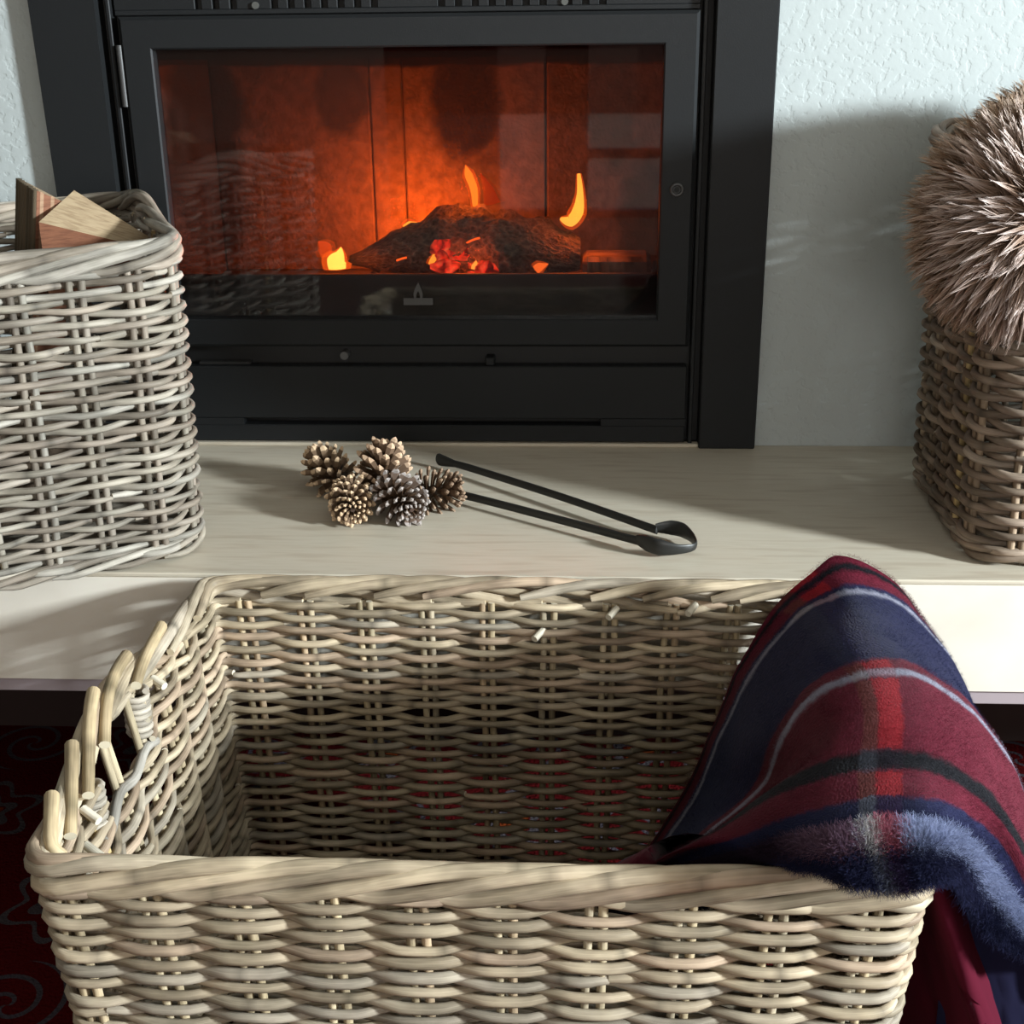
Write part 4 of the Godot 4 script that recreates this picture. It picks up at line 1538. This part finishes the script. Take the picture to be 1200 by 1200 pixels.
func wool_blanket() -> void:
	var t := thing("wool_blanket", "folded red and navy plaid wool blanket hanging over the cane basket's side", "blanket", Vector3(0.22, 0.0, 0.75))
	var o := -t.position
	var grid := blanket_grid()
	var cols: int = grid[0][2].size()
	var nu := 84
	var nv := 84
	var rows := []
	for g in grid:
		var row := []
		for p in g[2]:
			row.append(Vector3(p[0], p[1], p[2] if p.size() > 2 else g[1]) + o)
		rows.append(row)
	var pos := []
	var vs := []
	var lumps := noise(16.0, 2, FastNoiseLite.TYPE_SIMPLEX_SMOOTH, 111)
	for j in nv + 1:
		var s := float(j) / nv * (grid.size() - 1)
		var k := mini(int(s), grid.size() - 2)
		vs.append(lerpf(grid[k][0], grid[k + 1][0], s - k))
		var line := []
		for i in nu + 1:
			var u := float(i) / nu * (cols - 1)
			var col := []
			for r in rows:
				col.append(spline(r, u))
			line.append(spline(col, s))
		pos.append(line)
	var nor := []
	for j in nv + 1:
		var line := []
		for i in nu + 1:
			var du: Vector3 = pos[j][mini(i + 1, nu)] - pos[j][maxi(i - 1, 0)]
			var dv: Vector3 = pos[mini(j + 1, nv)][i] - pos[maxi(j - 1, 0)][i]
			line.append(dv.cross(du).normalized())
		nor.append(line)
	# outside, rounded edges and inside as one shell, 14 mm thick
	var a := Acc.new()
	var thick := 0.014
	for layer in 2:
		for j in nv + 1:
			for i in nu + 1:
				var e := minf(minf(i, nu - i) / 3.0, minf(j, nv - j) / 3.0)
				var round := sqrt(clampf(1.0 - pow(1.0 - clampf(e, 0.0, 1.0), 2.0), 0.0, 1.0))
				var half := thick / 2.0 * round
				var p: Vector3 = pos[j][i]
				var nn: Vector3 = nor[j][i]
				var q := p + nn * (-thick / 2.0 + (half if layer == 0 else -half)) + nn * 0.0022 * lumps.get_noise_3dv(p)
				a.vert(q, nn if layer == 0 else -nn, Vector2(float(i) / nu * (cols - 1) / 12.0, vs[j]), Color.WHITE)
		var base := layer * (nu + 1) * (nv + 1)
		for j in nv:
			for i in nu:
				var q := base + j * (nu + 1) + i
				if layer == 1:
					a.tri(q, q + nu + 2, q + 1)
					a.tri(q, q + nu + 1, q + nu + 2)
				else:
					a.tri(q, q + 1, q + nu + 2)
					a.tri(q, q + nu + 2, q + nu + 1)
	part("top_layer", a, mats.plaid, t)
	# raised wool: short fine hairs over it, longest along the brushed pale band
	var hair := Acc.new()
	var pts := PackedVector3Array()
	var rr := PackedFloat32Array()
	var cc := PackedColorArray()
	for i in 5:
		var s := i / 4.0
		pts.push_back(Vector3(0.45 * s * s, s * (1.0 - 0.25 * s), 0.14 * sin(s * 4.0)))
		rr.push_back(0.018 * (1.0 - s * 0.7))
		cc.push_back(Color.WHITE)
	tube(hair, pts, rr, cc, 3, Color.WHITE)
	var count := 150000
	var mm := MultiMesh.new()
	mm.transform_format = MultiMesh.TRANSFORM_3D
	mm.use_colors = true
	mm.mesh = hair.mesh()
	mm.instance_count = count
	for h in count:
		var fi := rng.randf_range(0.05, 0.98) * nu
		var fj := rng.randf_range(0.0, 1.0) * nv
		if h % 3 == 0:
			fj = rng.randf_range(0.80, 1.0) * nv
		var i := mini(int(fi), nu - 1)
		var j := mini(int(fj), nv - 1)
		var wu := fi - i
		var wv := fj - j
		var p: Vector3 = pos[j][i].lerp(pos[j][i + 1], wu).lerp(pos[j + 1][i].lerp(pos[j + 1][i + 1], wu), wv)
		var nn: Vector3 = nor[j][i]
		var v := lerpf(vs[j], vs[j + 1], wv)
		var u := fi / nu
		var tone := tartan(u, v)
		var shaggy := smoothstep(0.74, 0.86, v)
		var len := rng.randf_range(0.003, 0.0055) * (1.0 + 2.2 * shaggy)
		var dir := (nn * (1.0 - 0.45 * shaggy) + Vector3(rng.randfn(), rng.randfn(), rng.randfn()) * 0.42 + Vector3(0.0, -0.3, 0.5) * shaggy).normalized()
		var xv := dir.cross(Vector3(rng.randfn(), rng.randfn(), rng.randfn())).normalized()
		var zv := xv.cross(dir)
		var thin := 0.85 if shaggy < 0.3 else 0.6
		mm.set_instance_transform(h, Transform3D(Basis(xv * len * thin, dir * len, zv * len * thin), p - nn * 0.001))
		mm.set_instance_color(h, tone * rng.randf_range(0.8, 1.35) + Color(0.004, 0.004, 0.005))
	var o2 := MultiMeshInstance3D.new()
	o2.name = "wool_nap"
	o2.multimesh = mm
	o2.material_override = mats.wool
	o2.set_meta("kind", "stuff")
	t.add_child(o2)
	# the lower folds hanging outside the basket: a maroon one in front of a navy one
	hang(t, o, [Vector3(0.258, 0.415, 0.74), Vector3(0.254, 0.41, 0.82), Vector3(0.251, 0.405, 0.885), Vector3(0.262, 0.40, 0.868), Vector3(0.285, 0.39, 0.78)], 0.02, Vector3(0.12, 0.0, 0.012), Color(0.06, 0.006, 0.012), "red_fold", "maroon fold hanging beside the basket")
	hang(t, o, [Vector3(0.285, 0.385, 0.845), Vector3(0.305, 0.37, 0.855), Vector3(0.335, 0.335, 0.855), Vector3(0.385, 0.30, 0.84), Vector3(0.43, 0.28, 0.79)], 0.01, Vector3(0.04, 0, 0.0), Color(0.008, 0.009, 0.026), "navy_fold", "dark navy fold hanging beside the basket")


# a hanging layer of cloth, 10 mm thick, from a top line down to y
func hang(t: Node3D, o: Vector3, line: Array, y: float, drift: Vector3, col: Color, called: String, label: String) -> void:
	var a := Acc.new()
	var nu := 28
	var nv := 24
	var f := noise(7.0, 2, FastNoiseLite.TYPE_SIMPLEX_SMOOTH, 121)
	var pos := []
	for j in nv + 1:
		var row := []
		for i in nu + 1:
			var p := spline(line, float(i) / nu * (line.size() - 1))
			var s := float(j) / nv
			var q := Vector3(p.x, lerpf(p.y, y, s), p.z) + drift * s * 1.2 * minf(1.0, 2.0 * i / nu)
			q += Vector3(f.get_noise_2d(i * 0.05, s), 0, f.get_noise_2d(i * 0.05 + 5.0, s)) * 0.008 * s
			row.append(q + o)
		pos.append(row)
	for layer in 2:
		var base := a.v.size()
		for j in nv + 1:
			for i in nu + 1:
				var du: Vector3 = pos[j][mini(i + 1, nu)] - pos[j][maxi(i - 1, 0)]
				var dv: Vector3 = pos[mini(j + 1, nv)][i] - pos[maxi(j - 1, 0)][i]
				var nn := dv.cross(du).normalized()
				var e := clampf(minf(minf(i, nu - i), minf(j, nv - j)) / 2.0, 0.0, 1.0)
				var half := 0.005 * sqrt(1.0 - pow(1.0 - e, 2.0))
				a.vert(pos[j][i] + nn * (half if layer == 0 else -half), nn if layer == 0 else -nn, Vector2(i, j) / nu, col)
		for j in nv:
			for i in nu:
				var q := base + j * (nu + 1) + i
				if layer == 1:
					a.tri(q, q + nu + 2, q + 1)
					a.tri(q, q + nu + 1, q + nu + 2)
				else:
					a.tri(q, q + 1, q + nu + 2)
					a.tri(q, q + nu + 2, q + nu + 1)
	part(called, a, mats.wool, t, label)


# ------------------------------------------------------------------ pine cones and fire tongs
func cones_and_tongs() -> void:
	var tan := Color(0.42, 0.30, 0.19)
	make_cone(Vector3(-0.3085, 0.4455, 0.168), Vector3(-0.55, 0.35, -0.6), 0.062, 0.026, tan, "pine cone tilted up, farthest from the fire tongs")
	make_cone(Vector3(-0.2660, 0.4425, 0.262), Vector3(0.25, -0.05, 1.0), 0.056, 0.0235, tan * 1.1, "tan pine cone lying end-on beside the dark cone, away from the tongs")
	make_cone(Vector3(-0.2360, 0.4560, 0.200), Vector3(-0.05, 0.6, -0.75), 0.062, 0.030, Color(0.42, 0.29, 0.19), "largest pine cone standing at the back of the heap")
	make_cone(Vector3(-0.2080, 0.4450, 0.262), Vector3(0.55, -0.15, 0.75), 0.060, 0.0265, Color(0.27, 0.235, 0.215), "dark pine cone with pale grey scale edges at the front")
	make_cone(Vector3(-0.1700, 0.4420, 0.229), Vector3(1.0, 0.15, -0.15), 0.060, 0.0235, Color(0.22, 0.15, 0.10), "brown pine cone pointing at the fire tongs, over one arm's end")
	# tongs: two flat arms joined by a broad spring bow
	var t := thing("fire_tongs", "black wrought iron fire tongs lying open on the hearth", "tongs", Vector3(0.0, HEARTH_Y + 0.002, 0.24))
	var o := Vector3(0.0, -HEARTH_Y, -0.24)
	var bar := func(path: Array, widths: Array, thick: float, called: String) -> void:
		var pts := PackedVector3Array()
		for p in path:
			pts.push_back(p + o)
		var fine := catmull(pts, 5)
		var rr := PackedFloat32Array()
		var cc := PackedColorArray()
		for i in fine.size():
			var f := float(i) / (fine.size() - 1) * (widths.size() - 1)
			var k := mini(int(f), widths.size() - 2)
			rr.push_back(lerpf(widths[k], widths[k + 1], f - k))
			cc.push_back(Color.WHITE)
		var a := Acc.new()
		tube(a, fine, rr, cc, 12, Color.WHITE, Vector2(1.0, thick))
		part(called, a, mats.tongs, t)
	bar.call([Vector3(-0.160, 0.4290, 0.1000), Vector3(-0.1284, 0.4300, 0.1271), Vector3(-0.02, 0.4310, 0.222), Vector3(0.0855, 0.4300, 0.318)], [0.0048, 0.0052, 0.0052, 0.0052], 0.5, "arm")
	bar.call([Vector3(-0.178, 0.4290, 0.1980), Vector3(-0.1449, 0.4290, 0.2078), Vector3(-0.03, 0.4300, 0.285), Vector3(0.0655, 0.4295, 0.3494)], [0.0045, 0.0052, 0.0052, 0.0052], 0.5, "arm")
	bar.call([Vector3(-0.184, 0.4310, 0.0830), Vector3(-0.1805, 0.4300, 0.0870), Vector3(-0.172, 0.4295, 0.0925), Vector3(-0.158, 0.4290, 0.1015)], [0.006, 0.0088, 0.0075, 0.0045], 0.42, "paddle")
	bar.call([Vector3(-0.196, 0.4300, 0.190), Vector3(-0.188, 0.4295, 0.1945), Vector3(-0.176, 0.4290, 0.199)], [0.005, 0.0075, 0.0045], 0.45, "paddle")
	bar.call([Vector3(0.0620, 0.4305, 0.3470), Vector3(0.0720, 0.4320, 0.3600), Vector3(0.0860, 0.4310, 0.3690), Vector3(0.1050, 0.4285, 0.3680), Vector3(0.1230, 0.4275, 0.3590), Vector3(0.1250, 0.4295, 0.3460), Vector3(0.1150, 0.4325, 0.3260), Vector3(0.1010, 0.4330, 0.3180), Vector3(0.0840, 0.4320, 0.3165)], [0.0054, 0.0095, 0.0098, 0.0062, 0.0046, 0.0058, 0.0096, 0.0094, 0.0054], 0.33, "spring_bow")
